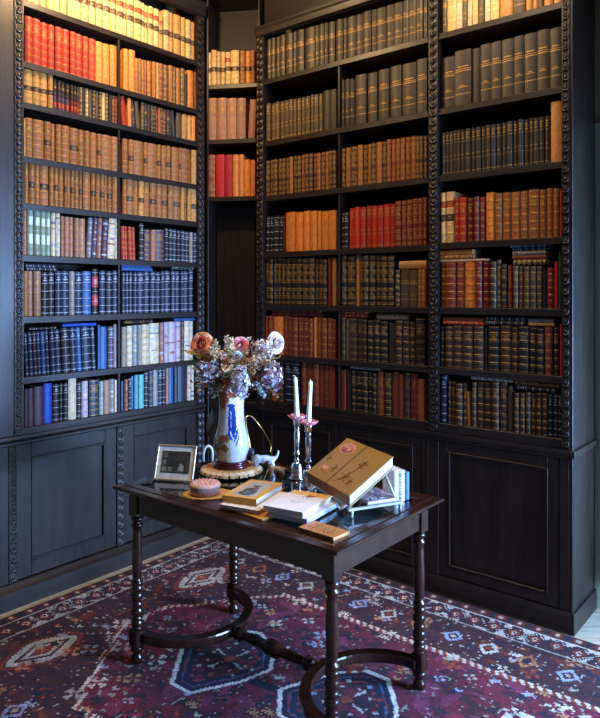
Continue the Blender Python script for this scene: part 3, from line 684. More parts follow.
# lined tray under glass
M_LINE = mat('teal_display_lining', '#1f3a44', .7, var=.9, scale=16)
b = MB(); b.box(GL-.004, TL-GL+.004, GL-.004, TW-GL+.004, .70, .71); b.build('lining', M_LINE, tb)
b = MB(); b.box(GL-.004, TL-GL+.004, GL-.012, GL-.004, .70, .7345); b.box(GL-.004, TL-GL+.004, TW-GL+.004, TW-GL+.012, .70, .7345); b.build('tray_side', M_TABLE, tb)
b = MB(); b.box(GL+.0005, TL-GL-.0005, GL+.0005, TW-GL-.0005, .755, .761); b.build('glass_top', M_GLASS, tb)
GZ = .7618
def tpos(px, py, z=GZ):
    Y = F_PX*(EYE-z)/(py-HOR); return Vector(((px-300)/F_PX*Y, Y, z))
def TR(p, rz=0): return Matrix.Translation(p) @ Matrix.Rotation(rz, 4, 'Z')

# ---- papers in the case
def sheet(name, lab, x, y, w, h, a, col):
    b = MB(); b.box(-w/2, w/2, -h/2, h/2, 0, .0015, col=lin(col))
    for k in range(5): b.box(-w*.36, w*(.1+.06*(k*7 % 5)), h*.3-k*h*.13, h*.3-k*h*.13+.006, .0016, .0019, col=lin('4a4a50'))
    o = b.build(name, M_MATTE, None, TT @ TR(Vector((x, y, .7105)), a)); tag(o, lab, 'paper')
sheet('paper_sheet', 'pale blue sheet lying under the table glass, near right corner', TL-.17, .40, .16, .11, .3, '6f98a8')
sheet('paper_sheet', 'pale sheet lying under the table glass near the photo frame', .22, .17, .16, .12, -.2, '9aa7a8')
# ------------------------------------------------------------------ things on the table
def flatbook(name, label, p, ang, lx, ly, th, cover, mats=None, pages='d8d6d4', extra=None, spine='-x', z0=0., hard=.003, cat='book', pagesides='xy'):
    """a book lying flat; lx × ly, covers with leaves between"""
    b = MB(); h = th
    b.box(-lx/2, lx/2, -ly/2, ly/2, 0, hard, 0, cover); b.box(-lx/2, lx/2, -ly/2, ly/2, h-hard, h, 0, cover)
    if spine == '-y': b.box(-lx/2, lx/2, -ly/2, -ly/2+.003, hard, h-hard, 0, cover)
    if spine == '-x': b.box(-lx/2, -lx/2+.003, -ly/2, ly/2, hard, h-hard, 0, cover)
    o = b.build(name, [M_PAINT], None, TR(p, ang)); tag(o, label, cat)
    g = MB(); g.box(-lx/2+.0035, lx/2-.003, -ly/2+.0035, ly/2-.003, hard, h-hard, 0, lin(pages)); g.build('page_block', M_MATTE, o)
    if extra: extra(o, h)
    return o
def patch(o, name, x0, x1, y0, y1, z, col, m=None, t=.0004):
    b = MB(); b.box(x0, x1, y0, y1, z, z+t, 0, lin(col)); return b.build(name, m or M_MATTE, o)
def disc(o, name, cx, cy, rx, ry, z, col, m=None, t=.0005, rim=None):
    b = MB(); b.lathe([(1, 0), (1, t), (0, t)], 28, 0, lin(col), T=Matrix.Translation((cx, cy, z)) @ Matrix.Diagonal((rx, ry, 1, 1)), cap=False)
    if rim: b.lathe([(1, 0), (1, t*1.6), (.9, t*1.6), (.9, 0)], 28, 0, lin(rim), T=Matrix.Translation((cx, cy, z)) @ Matrix.Diagonal((rx, ry, 1, 1)), cap=False)
    return b.build(name, m or M_MATTE, o)
def twig(b, pts, r, z, col):
    b.tube([(x, y, z) for x, y in pts], r, 5, 0, lin(col))

# picture frame
p0 = tpos(153, 480.5); p1 = tpos(192.5, 483); W = (p1-p0).length; ang = math.atan2((p1-p0).y, (p1-p0).x)
lean = math.radians(20)
fr = thing('photo_frame', 'small silver-edged photo frame with a dark photograph, standing at table\'s left corner', 'picture frame', (p0+p1)/2+Vector((0, 0, .003)), ang)
Tl = Matrix.Rotation(-lean, 4, 'X'); H_ = .153
b = MB(); fw = .0085
b.box(-W/2, W/2, 0, .011, 0, fw, T=Tl, bev=.002); b.box(-W/2, W/2, 0, .011, H_-fw, H_, T=Tl, bev=.002)
b.box(-W/2, -W/2+fw, 0, .011, fw, H_-fw, T=Tl, bev=.002); b.box(W/2-fw, W/2, 0, .011, fw, H_-fw, T=Tl, bev=.002)
b.build('frame', mat('pale_gilt_frame', '#b7a98e', .3, metal=.6, var=.15), fr)
b = MB(); b.box(-W/2+fw, W/2-fw, .0045, .0065, fw, H_-fw, 0, lin('d6d3cf'), T=Tl); b.build('mount', M_MATTE, fr)
b = MB(); x0, x1, z0, z1 = -W/2+.026, W/2-.024, .033, H_-.027
b.box(x0, x1, .0035, .0044, z0, z1, 0, lin('2b2c26'), T=Tl)
for (a, c, d, e, cl) in ((.03, .2, .68, .95, '56574a'), (.03, .17, .36, .6, '6b6c5c'), (.03, .2, .06, .28, '7e7f70'), (.25, .4, .06, .28, '6a6b5c'), (.5, .82, .04, .1, '55564a'), (.6, .66, .1, .3, '7d7e74'), (.66, .74, .12, .44, 'a4a59c'), (.74, .8, .1, .36, '8d8e84'), (.45, .9, .55, .8, '37382f'), (.85, .98, .1, .7, '3f4036')):
    b.box(x0+(x1-x0)*a, x0+(x1-x0)*c, .0030, .0035, z0+(z1-z0)*d, z0+(z1-z0)*e, 0, lin(cl), T=Tl)
b.build('photograph', M_MATTE, fr)
b = MB(); b.box(-W/2+.004, W/2-.004, .0066, .0105, .004, H_-.004, 0, lin('2a211c'), T=Tl); b.tube([(0, .045, .11), (0, .10, .0)], .005, 6, 0, lin('2a211c')); b.build('back_stand', M_PAINT, fr)

# gold doily and pink round box
cp = tpos(205, 494)
b = MB(); n = 72
def scal(a, z): return 1+.035*math.cos(a*18)
b.lathe([(.098, 0), (.1, .0016), (.092, .003), (.08, .0018), (.07, .003), (.055, .002), (.0, .002)], n, 0, lin('b98d4c'), cap=False, wob=scal)
o = b.build('doily', M_MATTE, None, TR(cp+Vector((.012, 0.0, .0))) @ Matrix.Diagonal((1.05, .8, 1, 1))); tag(o, 'small gold crocheted doily under the round pink box', 'doily')
bx = thing('trinket_box', 'round pink lace-topped trinket box on the small gold doily', 'box', cp+Vector((0, 0, .0035)))
M_PK = mat('pink_lace', '#c79a90', .7, var=.25, scale=140, bump=.5, bscale=200)
b = MB(); b.lathe([(.054, 0), (.059, .003), (.06, .02), (.058, .026)], 40); b.build('body', M_PK, bx)
b = MB(); b.lathe([(.0585, .0262), (.062, .028), (.062, .036), (.058, .042), (.045, .045), (.03, .0445), (.0, .0445)], 40)
for k in range(20):
    a = 2*PI*k/20; b.ball((.05*math.cos(a), .05*math.sin(a), .0445), .004, seg=6, rings=4)
for k in range(10):
    a = 2*PI*k/10; b.ball((.028*math.cos(a), .028*math.sin(a), .046), .0045, seg=6, rings=4, sq=(1, 1, .5))
b.build('lid', M_PK, bx)

# silver salver, doily and vase
VP = Vector((-.3085, 3.065, GZ))
sv = thing('salver', 'footed silver salver beneath the vase and its lace doily', 'tray', VP)
b = MB(); b.lathe([(.112, .020), (.117, .022), (.117, .026), (.11, .0245), (.0, .0245)], 48, cap=False); b.lathe([(.0, .0195), (.112, .020)], 48, cap=False); b.build('plate', M_SILVER, sv)
for k in range(3):
    a = 2*PI*k/3+.4; b = MB(); b.tube([(.095*math.cos(a), .095*math.sin(a), .0), (.098*math.cos(a), .098*math.sin(a), .009), (.09*math.cos(a), .09*math.sin(a), .0205)], [.009, .006, .009], 8); b.build('foot', M_SILVER, sv)
dz = GZ+.0265
b = MB(); nse = 120
def lace(a, z): return 1+(.03*abs(math.sin(a*14)))
pr = [(.05, .0), (.09, .0004), (.11, .0004), (.119, -.001), (.1325, -.008), (.137, -.018)]
vs = []; fs = []
for q, (r, z) in enumerate(pr):
    for k in range(nse):
        a = 2*PI*k/nse; rr = r*(lace(a, 0) if q > 3 else 1); vs.append((rr*math.cos(a), rr*math.sin(a), z+.0012*math.sin(a*28)*(q > 1)))
for q in range(len(pr)-1):
    for k in range(nse):
        if q == 4 and (k % 6 == 0): continue
        fs.append((q*nse+k, q*nse+(k+1) % nse, (q+1)*nse+(k+1) % nse, (q+1)*nse+k))
fs.append(tuple(range(nse)))
b.add(vs, fs, 0, lin('c59a60'))
for k_, f_ in enumerate(fs[:-1]):
    if min(f_) >= 2*nse: b.c[k_] = lin('d8cab0') if (min(f_)//nse) % 2 else lin('c2a880')
o = b.build('lace_doily', M_MATTE, None, TR(Vector((VP.x, VP.y, dz)))); sd = o.modifiers.new('thick', 'SOLIDIFY'); sd.thickness = .0012
tag(o, 'gold lace doily hanging over the salver edge under the tall vase', 'doily')
vz = dz+.0022
va = thing('vase', 'tall white porcelain vase painted blue with orange-brown rim, holding dried flowers', 'vase', (VP.x, VP.y, vz))
b = MB(); b.lathe([(.062, 0), (.078, .001), (.081, .006), (.079, .013), (.07, .017), (.072, .02), (.075, .024), (.073, .029), (.06, .031), (.0, .031)], 48, 0); b.build('wooden_stand', mat('oxblood_wood', '#5a1620', .25, var=.2, coat=.5), va)
rv = random.Random(4)
spots = [(rv.uniform(3.3, 4.6), rv.uniform(.06, .12), rv.uniform(.012, .022)) for _ in range(11)]
def vcol(a, z, k):
    # front of the vase (towards the room) carries a blue figure; rust flowers low on the left
    base = lin('d9dfe4'); t = z-.03
    if k >= 30: return lin('d9dfe4')
    d = (a-4.85)
    def blob(ca, cz, ra, rz): return ((d-ca)/ra)**2+((t-cz)/rz)**2 < 1
    w = t+.012*math.sin(a*5)+.008*math.sin(a*13+t*90)+.075*max(0, math.cos(a-3.75))
    if w > .318: return lin('a4522c') if w < .36 else lin('8a3a20')
    if w > .308: return lin('cf9a70')
    if 0:
        w = t+.014*math.sin(a*5)+.01*math.sin(a*11)
        pass
    if blob(.02, .235, .22, .012) or blob(-.06, .25, .34, .008): return lin('2a3f95')
    if blob(.12, .185, .19, .055) or blob(-.2, .18, .1, .065): return lin('22388f')
    if blob(.05, .13, .32, .03) and (math.sin(a*23+t*160) > -.3): return lin('2d49a8')
    if blob(.25, .12, .2, .045) and math.sin(a*31-t*210) > 0: return lin('3a58b8')
    if blob(-.03, .21, .4, .035) and math.sin(a*40+t*300) > .4: return lin('6f86c8')
    if blob(.45, .17, .1, .06) and math.sin(t*400) > 0: return lin('5a78c8')
    for sa, sz, sr in spots:
        da, dt = (a-sa)*.075, t-sz; r_ = math.hypot(da, dt); an = math.atan2(dt, da)
        if r_ < sr*(.55+.45*abs(math.cos(an*2.5))):
            return lin('a33a24') if r_ < sr*.3 else lin('9a7a40') if math.sin(an*9) > -.2 else lin('6d5a34')
        if abs(math.sin(a*21+t*90))*.6+abs(math.sin(t*130-a*9))*.6 < .22 and r_ < sr*2.2: return lin('7d7a50')
    if t < .10 and 3.2 < a < 4.75: return lin('cfc3a8')
    return base
keys = [(0, .062), (.015, .068), (.05, .0815), (.08, .0815), (.11, .073), (.15, .0615), (.2, .056), (.25, .0555), (.29, .059), (.33, .069), (.36, .083), (.372, .088)]
def rint(t):
    for (a, ra), (c, rc) in zip(keys, keys[1:]):
        if t <= c:
            s = (t-a)/(c-a); s = s*s*(3-2*s) if False else s; return ra+(rc-ra)*s
    return keys[-1][1]
def rsm(t): return (rint(max(0, t-.02))+rint(t)*2+rint(min(.372, t+.02)))/4
NV = 104
pr = [(rsm(.372*k/NV), .031+.372*k/NV) for k in range(NV+1)]
cols_fn = lambda a, z, k: vcol(a, z, 0 if k <= NV else 40)
pin = [(r-.005, z) for r, z in pr[::-8]]
pin[-1] = (0.0, .036)
b = MB(); b.lathe(pr+pin, 180, 0, T=None, colf=cols_fn, cap=False); b.build('body', M_GLAZE, va)

# ---- dried bouquet
VT = vz+.031+.372
def at(px, py, Y): return Vector(((px-300)/F_PX*Y, Y, EYE-(py-HOR)/F_PX*Y))
def stem_pts(head, k=0, spread=.045):
    """from well inside the neck, past the rim, curving to the head"""
    dx, dy = head.x-VP.x, head.y-VP.y; l = max(.001, math.hypot(dx, dy)); s = min(spread, l*.5)
    mouth = Vector((VP.x+dx/l*s, VP.y+dy/l*s, VT)); foot = Vector((VP.x-dx/l*.012, VP.y-dy/l*.012, VT-.2))
    pts = []
    for j in range(9):
        t = j/8
        if t < .45: pts.append(foot.lerp(mouth, t/.45))
        else:
            q = (t-.45)/.55; ctl = mouth+(mouth-foot)*.35
            pts.append(mouth*(1-q)**2+ctl*2*q*(1-q)+head*q*q)
    return pts
def local(o, pts): return [p-o for p in pts]
def rose(label, head, r, c_in, c_out, face, group=None, nl=7):
    t = thing('rose', label, 'flower', head); rd = random.Random(label)
    d = (Vector(face)).normalized(); Q = d.to_track_quat('Z', 'Y').to_matrix().to_4x4()
    b = MB()
    ci, co = lin(c_in), lin(c_out)
    for L_ in range(nl):
        f = L_/(nl-1); n = 3+(L_+1)//2; ln = r*(.80+.36*f)
        for k in range(n):
            a0 = 2*PI*(k/n)+L_*.9+rd.uniform(-.12, .12)
            vs = []; fs = []; nu, nv = 8, 7; th0 = math.radians(34+44*f+rd.uniform(-4, 4))
            rr = r*.04; z = -r*.35; prf = [(rr, z)]
            for iv in range(1, nv+1):
                v = iv/nv; th = th0-math.radians(62-34*f)*v + math.radians(58*f*f)*max(0, v-.6)*2
                rr += math.sin(th)*ln/nv; z += math.cos(th)*ln/nv; prf.append((max(rr, r*.015), z))
            for iu in range(nu+1):
                u = -1+2*iu/nu
                for iv in range(nv+1):
                    v = iv/nv; q, zz = prf[iv]
                    wd = min(1.25, ln*.62*math.sin(min(PI, .25+v*1.75))**.7/max(q, r*.12))
                    an = a0+u*wd; zz -= ln*.16*u*u*v*v
                    vs.append((q*math.cos(an), q*math.sin(an), zz))
            for iu in range(nu):
                for iv in range(nv): fs.append((iu*(nv+1)+iv, (iu+1)*(nv+1)+iv, (iu+1)*(nv+1)+iv+1, iu*(nv+1)+iv+1))
            c = tuple(ci[q]*(1-f)+co[q]*f for q in range(3)); c = tuple(x*rd.uniform(.9, 1.08) for x in c)
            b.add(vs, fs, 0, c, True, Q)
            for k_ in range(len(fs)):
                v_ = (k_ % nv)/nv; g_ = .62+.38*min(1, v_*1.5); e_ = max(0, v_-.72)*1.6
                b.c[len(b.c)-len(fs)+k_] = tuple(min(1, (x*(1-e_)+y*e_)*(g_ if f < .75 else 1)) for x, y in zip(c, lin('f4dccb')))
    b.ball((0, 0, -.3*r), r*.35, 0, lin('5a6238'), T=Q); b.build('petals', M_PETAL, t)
    s = MB(); s.tube(local(head, stem_pts(head-d*r*.4)), .0028, 6, 0, lin('4c4a2c')); s.build('stem', M_MATTE, t)
    return t
M_PETAL = mat('petals', '#ffffff', .6, var=.1, scale=80, attr=True, sss=.1)
rose('peach-orange rose with pale outer petals at upper left of the bouquet', at(201, 344, 3.02), .049, 'f0601c', 'f4b088', (-.35, -1, .25))
rose('pink rose in the top middle of the bouquet', at(240, 345, 3.06), .036, 'de4462', 'f0a0aa', (0, -1, .35))
rose('white rose tilted to the right at the top right of the bouquet', at(276, 343, 3.08), .045, 'dcccc8', 'd2c6c8', (.75, -.75, .1))
rose('small white bud below the pink rose in the bouquet', at(237, 356, 3.0), .02, 'dfe6ee', 'c9d8ea', (-.1, -1, 0), nl=3)
def hydrangea(label, head, r, cols, sq=(1, 1, 1), n=110):
    t = thing('hydrangea_head', label, 'flower', head, group=None); rd = random.Random(label); b = MB()
    for k in range(n):
        z = 1-2*(k+.5)/n; a = k*2.39996; q = math.sqrt(1-z*z)
        d = Vector((q*math.cos(a), q*math.sin(a), z)); rr = r*rd.uniform(.5, 1.15)
        c = Vector((d.x*sq[0], d.y*sq[1], d.z*sq[2]))*rr; c0 = lin(rd.choice(cols))
        Q = Matrix.Translation(c) @ (d+Vector((rd.uniform(-.5, .5), rd.uniform(-.5, .5), rd.uniform(-.5, .5)))).normalized().to_track_quat('Z', 'Y').to_matrix().to_4x4() @ Matrix.Rotation(rd.random()*2, 4, 'Z')
        s = rd.uniform(.009, .015)
        for m_ in range(4):
            M4 = Q @ Matrix.Rotation(m_*PI/2, 4, 'Z')
            b.add([(0, 0, 0), (s*.55, -s*.45, .002), (s*1.05, 0, -.0015), (s*.55, s*.45, .002)], [(0, 1, 2, 3)], 0, tuple(x*rd.uniform(.8, 1.15) for x in c0), False, M4)
    b.build('florets', M_PETAL, t)
    s = MB(); s.tube(local(head, stem_pts(head, spread=.04)), .003, 6, 0, lin('4a3a28'))
    for k in range(8):
        a = k*.8; s.tube([(0, 0, -r*.2*sq[2]), (r*.6*sq[0]*math.cos(a), r*.6*sq[1]*math.sin(a), r*.35*math.sin(k*2.1)*sq[2])], .0012, 4, 0, lin('5a4a34'))
    s.build('stem', M_MATTE, t)
LIL = ['a29ca8', 'c8c2c6', '857886', '6e4a54', 'b3a4a4', '84808c', 'd8d2d2']
hydrangea('lilac and plum dried hydrangea head at the left of the bouquet', at(208, 371, 2.98), .055, LIL+['9a7a6a', '6d4a4a'], (1.25, .8, .85))
hydrangea('pale blue-lilac dried hydrangea hanging over the front rim of the vase', at(240, 383, 2.93), .055, ['c0bcc8', 'a9a4b8', 'd8d4dc', '8f8498', 'b4a0a4'], (.75, .6, 1.25), 130)
hydrangea('white and plum dried hydrangea head below the white rose', at(262, 348, 3.06), .047, ['e6dcda', 'c9b9bc', '7a4a54', 'd9d0d4', 'b09a9c'], (1.1, .8, .9))
hydrangea('purple and white dried hydrangea at the right edge of the bouquet', at(271, 377, 3.03), .06, ['b9aebc', 'e0dae4', '7d4658', '74566e', '9a90a8'], (.9, .8, 1.1), 140)
def plume(label, head, base_t, r, cols, name='dried_grass_plume', ln=.16, n=260):
    t = thing(name, label, 'dried flower', head); rd = random.Random(label); b = MB()
    pts = stem_pts(head, spread=.05); L_ = local(head, pts)
    # florets cling to the top part of the stem
    def along(d):
        acc = 0
        for i in range(len(L_)-1, 0, -1):
            seg = (L_[i]-L_[i-1]).length
            if acc+seg >= d: return L_[i].lerp(L_[i-1], (d-acc)/seg)
            acc += seg
        return L_[0]
    for k in range(n):
        f = (k+rd.random())/n; c = along(f*ln); rad = r*(.25+.9*math.sin(min(1, f*1.1+.12)*PI*.75))
        a = rd.random()*6.28; d = Vector((math.cos(a), math.sin(a), rd.uniform(.1, .9))).normalized()
        q = c+d*rad*rd.uniform(.2, 1); cc = tuple(x*rd.uniform(.75, 1.2) for x in lin(rd.choice(cols)))
        s = rd.uniform(.005, .011); e = d.orthogonal().normalized()*s*.45; e2 = d.cross(e).normalized()*s*.45
        b.add([q-d*s, q+e, q+e2, q-e, q-e2, q+d*s], [(0, 1, 2), (0, 2, 3), (0, 3, 4), (0, 4, 1), (5, 2, 1), (5, 3, 2), (5, 4, 3), (5, 1, 4)], 0, cc)
        if k % 5 == 0: b.tube([c, q], .0007, 3, 0, lin('7a5a38'))
    b.build('plume', M_MATTE, t)
    s = MB(); s.tube(L_, .0018, 5, 0, lin('6d5230')); s.build('stem', M_MATTE, t)
GOLD = ['c59c68', 'b0885a', 'd4b88c', '8d6a44', 'b89878', 'a07a60']
for lab, px, py, Y, r, ln, cl in (
    ('tall tan dried plume left of centre in the bouquet', 226, 336, 3.05, .016, .2, ['b79a78', '9a7a58', 'c9b49a', '8a6a50']),
    ('golden dried plume just right of the peach rose', 214, 340, 3.0, .024, .2, GOLD),
    ('low golden dried plume at the far left edge behind books', 187, 352, 2.99, .022, .13, ['c08a3c', 'a8742c', 'd0a860']),
    ('brown dried plume between the peach rose and the pink rose', 221, 352, 2.97, .026, .2, GOLD),
    ('cream dried plume standing right of the pink rose', 249, 338, 3.08, .014, .2, ['cbb79c', 'a98c6c', 'd8ccb8']),
    ('thin tan plume behind the pink rose', 245, 352, 3.1, .018, .2, GOLD),
    ('dark dried plume drooping low on the left of the vase', 212, 398, 2.97, .022, .12, ['5a4a3c', '6d5a48', '46402f', '7a8a8a']),
    ('rusty dried plume beside the hydrangea on the right', 262, 366, 3.03, .022, .16, ['8a4a24', 'a8642e', '6d3a20']),
    ('brown plume in the centre above the hanging hydrangea', 232, 362, 2.95, .025, .16, ['9a7050', 'b08a6a', '7a5238', '8a5a4a']),
    ('grey-green sprig hanging at the right of the vase mouth', 264, 398, 3.0, .012, .08, ['7f8f94', '9fb0b4', '5f6a60']),
    ('broad tan plume under the peach rose', 212, 352, 2.95, .028, .15, GOLD),
    ('broad tan plume leaning left of the hanging hydrangea', 225, 372, 2.92, .026, .14, ['c9a67c', 'b08a60', '9a7450', 'd2b490']),
    ('broad russet-tan plume leaning right of the hanging hydrangea', 253, 362, 2.93, .026, .17, ['b08050', '9a6a40', 'c49a6c', '84582f']),
    ('sandy plume between the two hydrangeas on the right', 258, 358, 2.96, .02, .15, ['c2a078', 'a8845c', 'd0b48c']),
    ('upright sandy spike right of the peach rose', 231, 338, 3.0, .014, .22, ['c9ac86', 'b49470', 'd8c0a0']),
    ('short russet plume at the right inside the bouquet', 254, 374, 2.98, .022, .14, ['8a5a34', 'a8743c', '6d4428'])):
    plume(lab, at(px, py, Y), 0, r, cl, ln=ln)
def leaf(label, head, tip, w, col):
    t = thing('dried_leaf', label, 'leaf', head); b = MB(); d = tip-head; n = 8; side = Vector((1, .2, 0)).normalized()
    vs = []
    for k in range(n+1):
        f = k/n; c = d*f+Vector((0, -.012*math.sin(f*PI), 0)); ww = w*math.sin(PI*(f*.9+.06))**.8
        vs += [c-side*ww, c+Vector((0, .006, 0)), c+side*ww]
    fs = [(k*3+j, k*3+j+1, k*3+j+4, k*3+j+3) for k in range(n) for j in (0, 1)]
    b.add(vs, fs, 0, lin(col), True); o = b.build('blade', M_MATTE, t); sd = o.modifiers.new('t', 'SOLIDIFY'); sd.thickness = .001
    s = MB(); s.tube(local(head, stem_pts(head)), .002, 5, 0, lin('5a4026')); s.build('stem', M_MATTE, t)
leaf('long brown dried leaf standing right of centre in the bouquet', at(250, 385, 3.04), at(255, 348, 3.04), .014, '9a5f2c')
leaf('slim russet dried leaf near the right hydrangea', at(258, 385, 3.05), at(268, 352, 3.06), .01, '84502a')
leaf('dull brown dried leaf drooping beside the left of the vase', at(214, 408, 3.05), at(208, 436, 3.06), .018, '4f4238')
b = MB(); rd = random.Random(77)
for k in range(150):
    h = at(rd.uniform(192, 280), rd.uniform(345, 398), rd.uniform(2.95, 3.14)); pts = stem_pts(h, spread=rd.uniform(.015, .055))
    b.tube(pts, .0011, 4, 0, lin(rd.choice(['6d5230', '8a6a44', '5a4a30', '9a7a54'])))
    for j in range(9):
        c = pts[-1-(j // 4)].lerp(pts[-2-(j // 4)], (j % 4)/4); d = Vector((rd.uniform(-1, 1), rd.uniform(-1, .6), rd.uniform(-.2, 1))).normalized()
        e = d.orthogonal()*.005; s = rd.uniform(.01, .026)
        b.add([c, c+d*s*.5+e, c+d*s, c+d*s*.5-e], [(0, 1, 2, 3)], 0, tuple(x*rd.uniform(.7, 1.15) for x in lin(rd.choice(['b0906a', '8a6a4a', 'bca284', '7a6a68', '9a7a6a', '6a6a50', 'c8b49c']))))
o = b.build('dried_stems', M_MATTE); tag(o, 'tangle of thin brown dried stems and bracts filling the bouquet', 'dried stems', kind='stuff')

# gold wire loop behind the vase
q0 = tpos(252, 459); q1 = tpos(270, 453)
pts = [q0+Vector((0, 0, .003)), at(249, 440, q0.y), at(246, 424, q0.y+.02), at(246.5, 416.5, q0.y+.04), at(252, 417, q0.y+.05), at(260, 426, q0.y+.06), at(267, 437, (q0.y+q1.y)/2+.04), at(271, 446, q1.y+.01), q1+Vector((0, 0, .003))]
def smooth(P, n=5):
    out = []
    for k in range(len(P)-1):
        a, b_, c, d = P[max(0, k-1)], P[k], P[k+1], P[min(len(P)-1, k+2)]
        for j in range(n):
            t = j/n; out.append(.5*((2*b_)+(c-a)*t+(2*a-5*b_+4*c-d)*t*t+(3*b_-a-3*c+d)*t**3))
    return out+[P[-1]]
o = MB().tube(smooth(pts), .0028, 8).build('wire_loop', M_BRASS); tag(o, 'thin gold wire loop standing behind the vase', 'wire loop')
# white arched ornament at the back left edge
p = tpos(208, 463)
wo = thing('porcelain_arch', 'small white arched porcelain ornament between the photo frame and the vase', 'ornament', p)
b = MB(); pts = [(-.021, 0, .008), (-.022, 0, .03), (-.02, 0, .055), (-.010, 0, .075), (.004, 0, .08), (.016, 0, .07), (.021, 0, .052), (.021, 0, .03), (.02, 0, .008)]
b.tube(smooth([Vector(q) for q in pts]), .0062, 10, 0, lin('dfe3e6')); b.build('arch', M_GLAZE, wo)
b = MB(); b.box(-.032, .032, -.016, .016, 0, .009, 0, lin('2a2a30'), bev=.002); b.build('plinth', M_GLAZE, wo)

# dogs
def skin(name, J, E, m, parent, root=0, lev=2):
    me = bpy.data.meshes.new(name); me.from_pydata([j[0] for j in J], E, []); me.materials.append(m)
    o = bpy.data.objects.new(name, me); COL.objects.link(o)
    sk = o.modifiers.new('skin', 'SKIN'); sk.use_smooth_shade = True
    for k, j in enumerate(J): me.skin_vertices[0].data[k].radius = (j[1], j[1]) if not isinstance(j[1], tuple) else j[1]
    me.skin_vertices[0].data[root].use_root = True
    s = o.modifiers.new('sub', 'SUBSURF'); s.levels = lev; s.render_levels = lev
    if parent: o.parent = parent
    return o
def dog(label, p, rz, s, body, head, tailup):
    t = thing('dog_figurine', label, 'figurine', p, rz)
    mb_ = mat('figurine_glaze', body, .3, var=.5, scale=45, coat=.3); mh = mat('figurine_head_glaze', head, .3, var=.4, scale=40, coat=.3)
    J = [((.0, 0, .050), .017), ((.030, 0, .052), .0185), ((-.030, 0, .051), .016), ((.046, 0, .066), .0115), ((-.046, 0, .052), .008)]
    E = [(0, 1), (1, 3), (0, 2), (2, 4)]
    tl = [(-.056, 0, .066), (-.059, 0, .084)] if tailup else [(-.058, 0, .05), (-.064, 0, .036)]
    for k, q in enumerate(tl): J.append((q, .0045-.0015*k)); E.append((4+k, 5+k))
    for x, y in ((.034, .011), (.034, -.011)):
        i0 = len(J); J += [((x, y, .036), .009), ((x+.001, y*1.1, .02), .0055), ((x, y*1.1, .0065), .005), ((x+.006, y*1.1, .0045), .0045)]; E += [(1, i0), (i0, i0+1), (i0+1, i0+2), (i0+2, i0+3)]
    for x, y in ((-.032, .011), (-.032, -.011)):
        i0 = len(J); J += [((x+.002, y, .038), .011), ((x-.008, y*1.1, .02), .0055), ((x-.003, y*1.1, .0065), .005), ((x+.003, y*1.1, .0045), .0045)]; E += [(2, i0), (i0, i0+1), (i0+1, i0+2), (i0+2, i0+3)]
    J = [(tuple(c*s for c in q), r*s) for q, r in J]
    skin('body', J, E, mb_, t)
    b = MB(); b.ball((.055, 0, .082), .0165, seg=16, rings=10, sq=(1.05, .95, .95)); b.ball((.072, 0, .076), .0095, seg=12, rings=8, sq=(1.2, .95, .8)); b.ball((.083, 0, .078), .0035, seg=8, rings=6)
    for y in (-1, 1):
        b.ball((.050, y*.016, .080), .011, seg=10, rings=8, sq=(.7, .35, 1.15))
    h = b.build('head', mh, t, None)
    e = MB()
    for y in (-1, 1): e.ball((.0695, y*.0075, .087), .0023, seg=8, rings=6, col=lin('0c0a0a'))
    e.build('eyes', M_GLAZE, h)
    for o in (h, h.children[0]):
        for v in o.data.vertices: v.co *= s
    return t
dog('blue-white dog figurine with dark head standing right of the vase', tpos(264, 471.5), math.radians(188), 1.12, 'aab4c6', '3a3440', True)
dog('small brown dog figurine in front of the blue-white dog', tpos(277, 477.5), math.radians(176), .76, '94694e', '4a3428', False)

# candlesticks
def candlestick(label, p):
    t = thing('candlestick', label, 'candlestick', p)
    b = MB(); b.lathe([(.0, .0), (.034, .0), (.035, .004), (.031, .007), (.0285, .012), (.027, .03), (.025, .05), (.022, .066), (.015, .072), (.009, .076)], 32, cap=False); b.build('base', M_SILVER, t)
    b = MB(); b.lathe([(.008, .076), (.0125, .082), (.008, .088), (.007, .094), (.013, .102), (.014, .112), (.010, .120), (.0095, .126), (.0115, .13), (.0125, .17), (.0125, .20), (.010, .212), (.013, .220), (.011, .226)], 28); b.build('stem', M_SILVER, t)
    b = MB(); b.lathe([(.011, .226), (.016, .232), (.016, .252), (.018, .256), (.012, .257)], 24); b.build('socket', M_SILVER, t)
    b = MB(); n = 6; vs = []; fs = []; R_ = [(.013, .258), (.022, .258), (.032, .263), (.040, .271), (.0415, .2735)]; S = 60
    for r, z in R_:
        for k in range(S):
            a = 2*PI*k/S; w = abs(math.cos(a*n/2)); vs.append((r*(1-.22*(1-w)**2*(r/.04)), 0, 0)); q = vs.pop()[0]; vs.append((q*math.cos(a), q*math.sin(a), z+.005*(w-.5)*(r/.04)**2))
    for i_ in range(len(R_)-1):
        for k in range(S): fs.append((i_*S+k, i_*S+(k+1) % S, (i_+1)*S+(k+1) % S, (i_+1)*S+k))
    b.add(vs, fs, 0, smooth=True); o = b.build('drip_pan', M_PINKG, t); sd = o.modifiers.new('t', 'SOLIDIFY'); sd.thickness = .0025; o['label'] = 'pink glass flower-shaped drip pan'
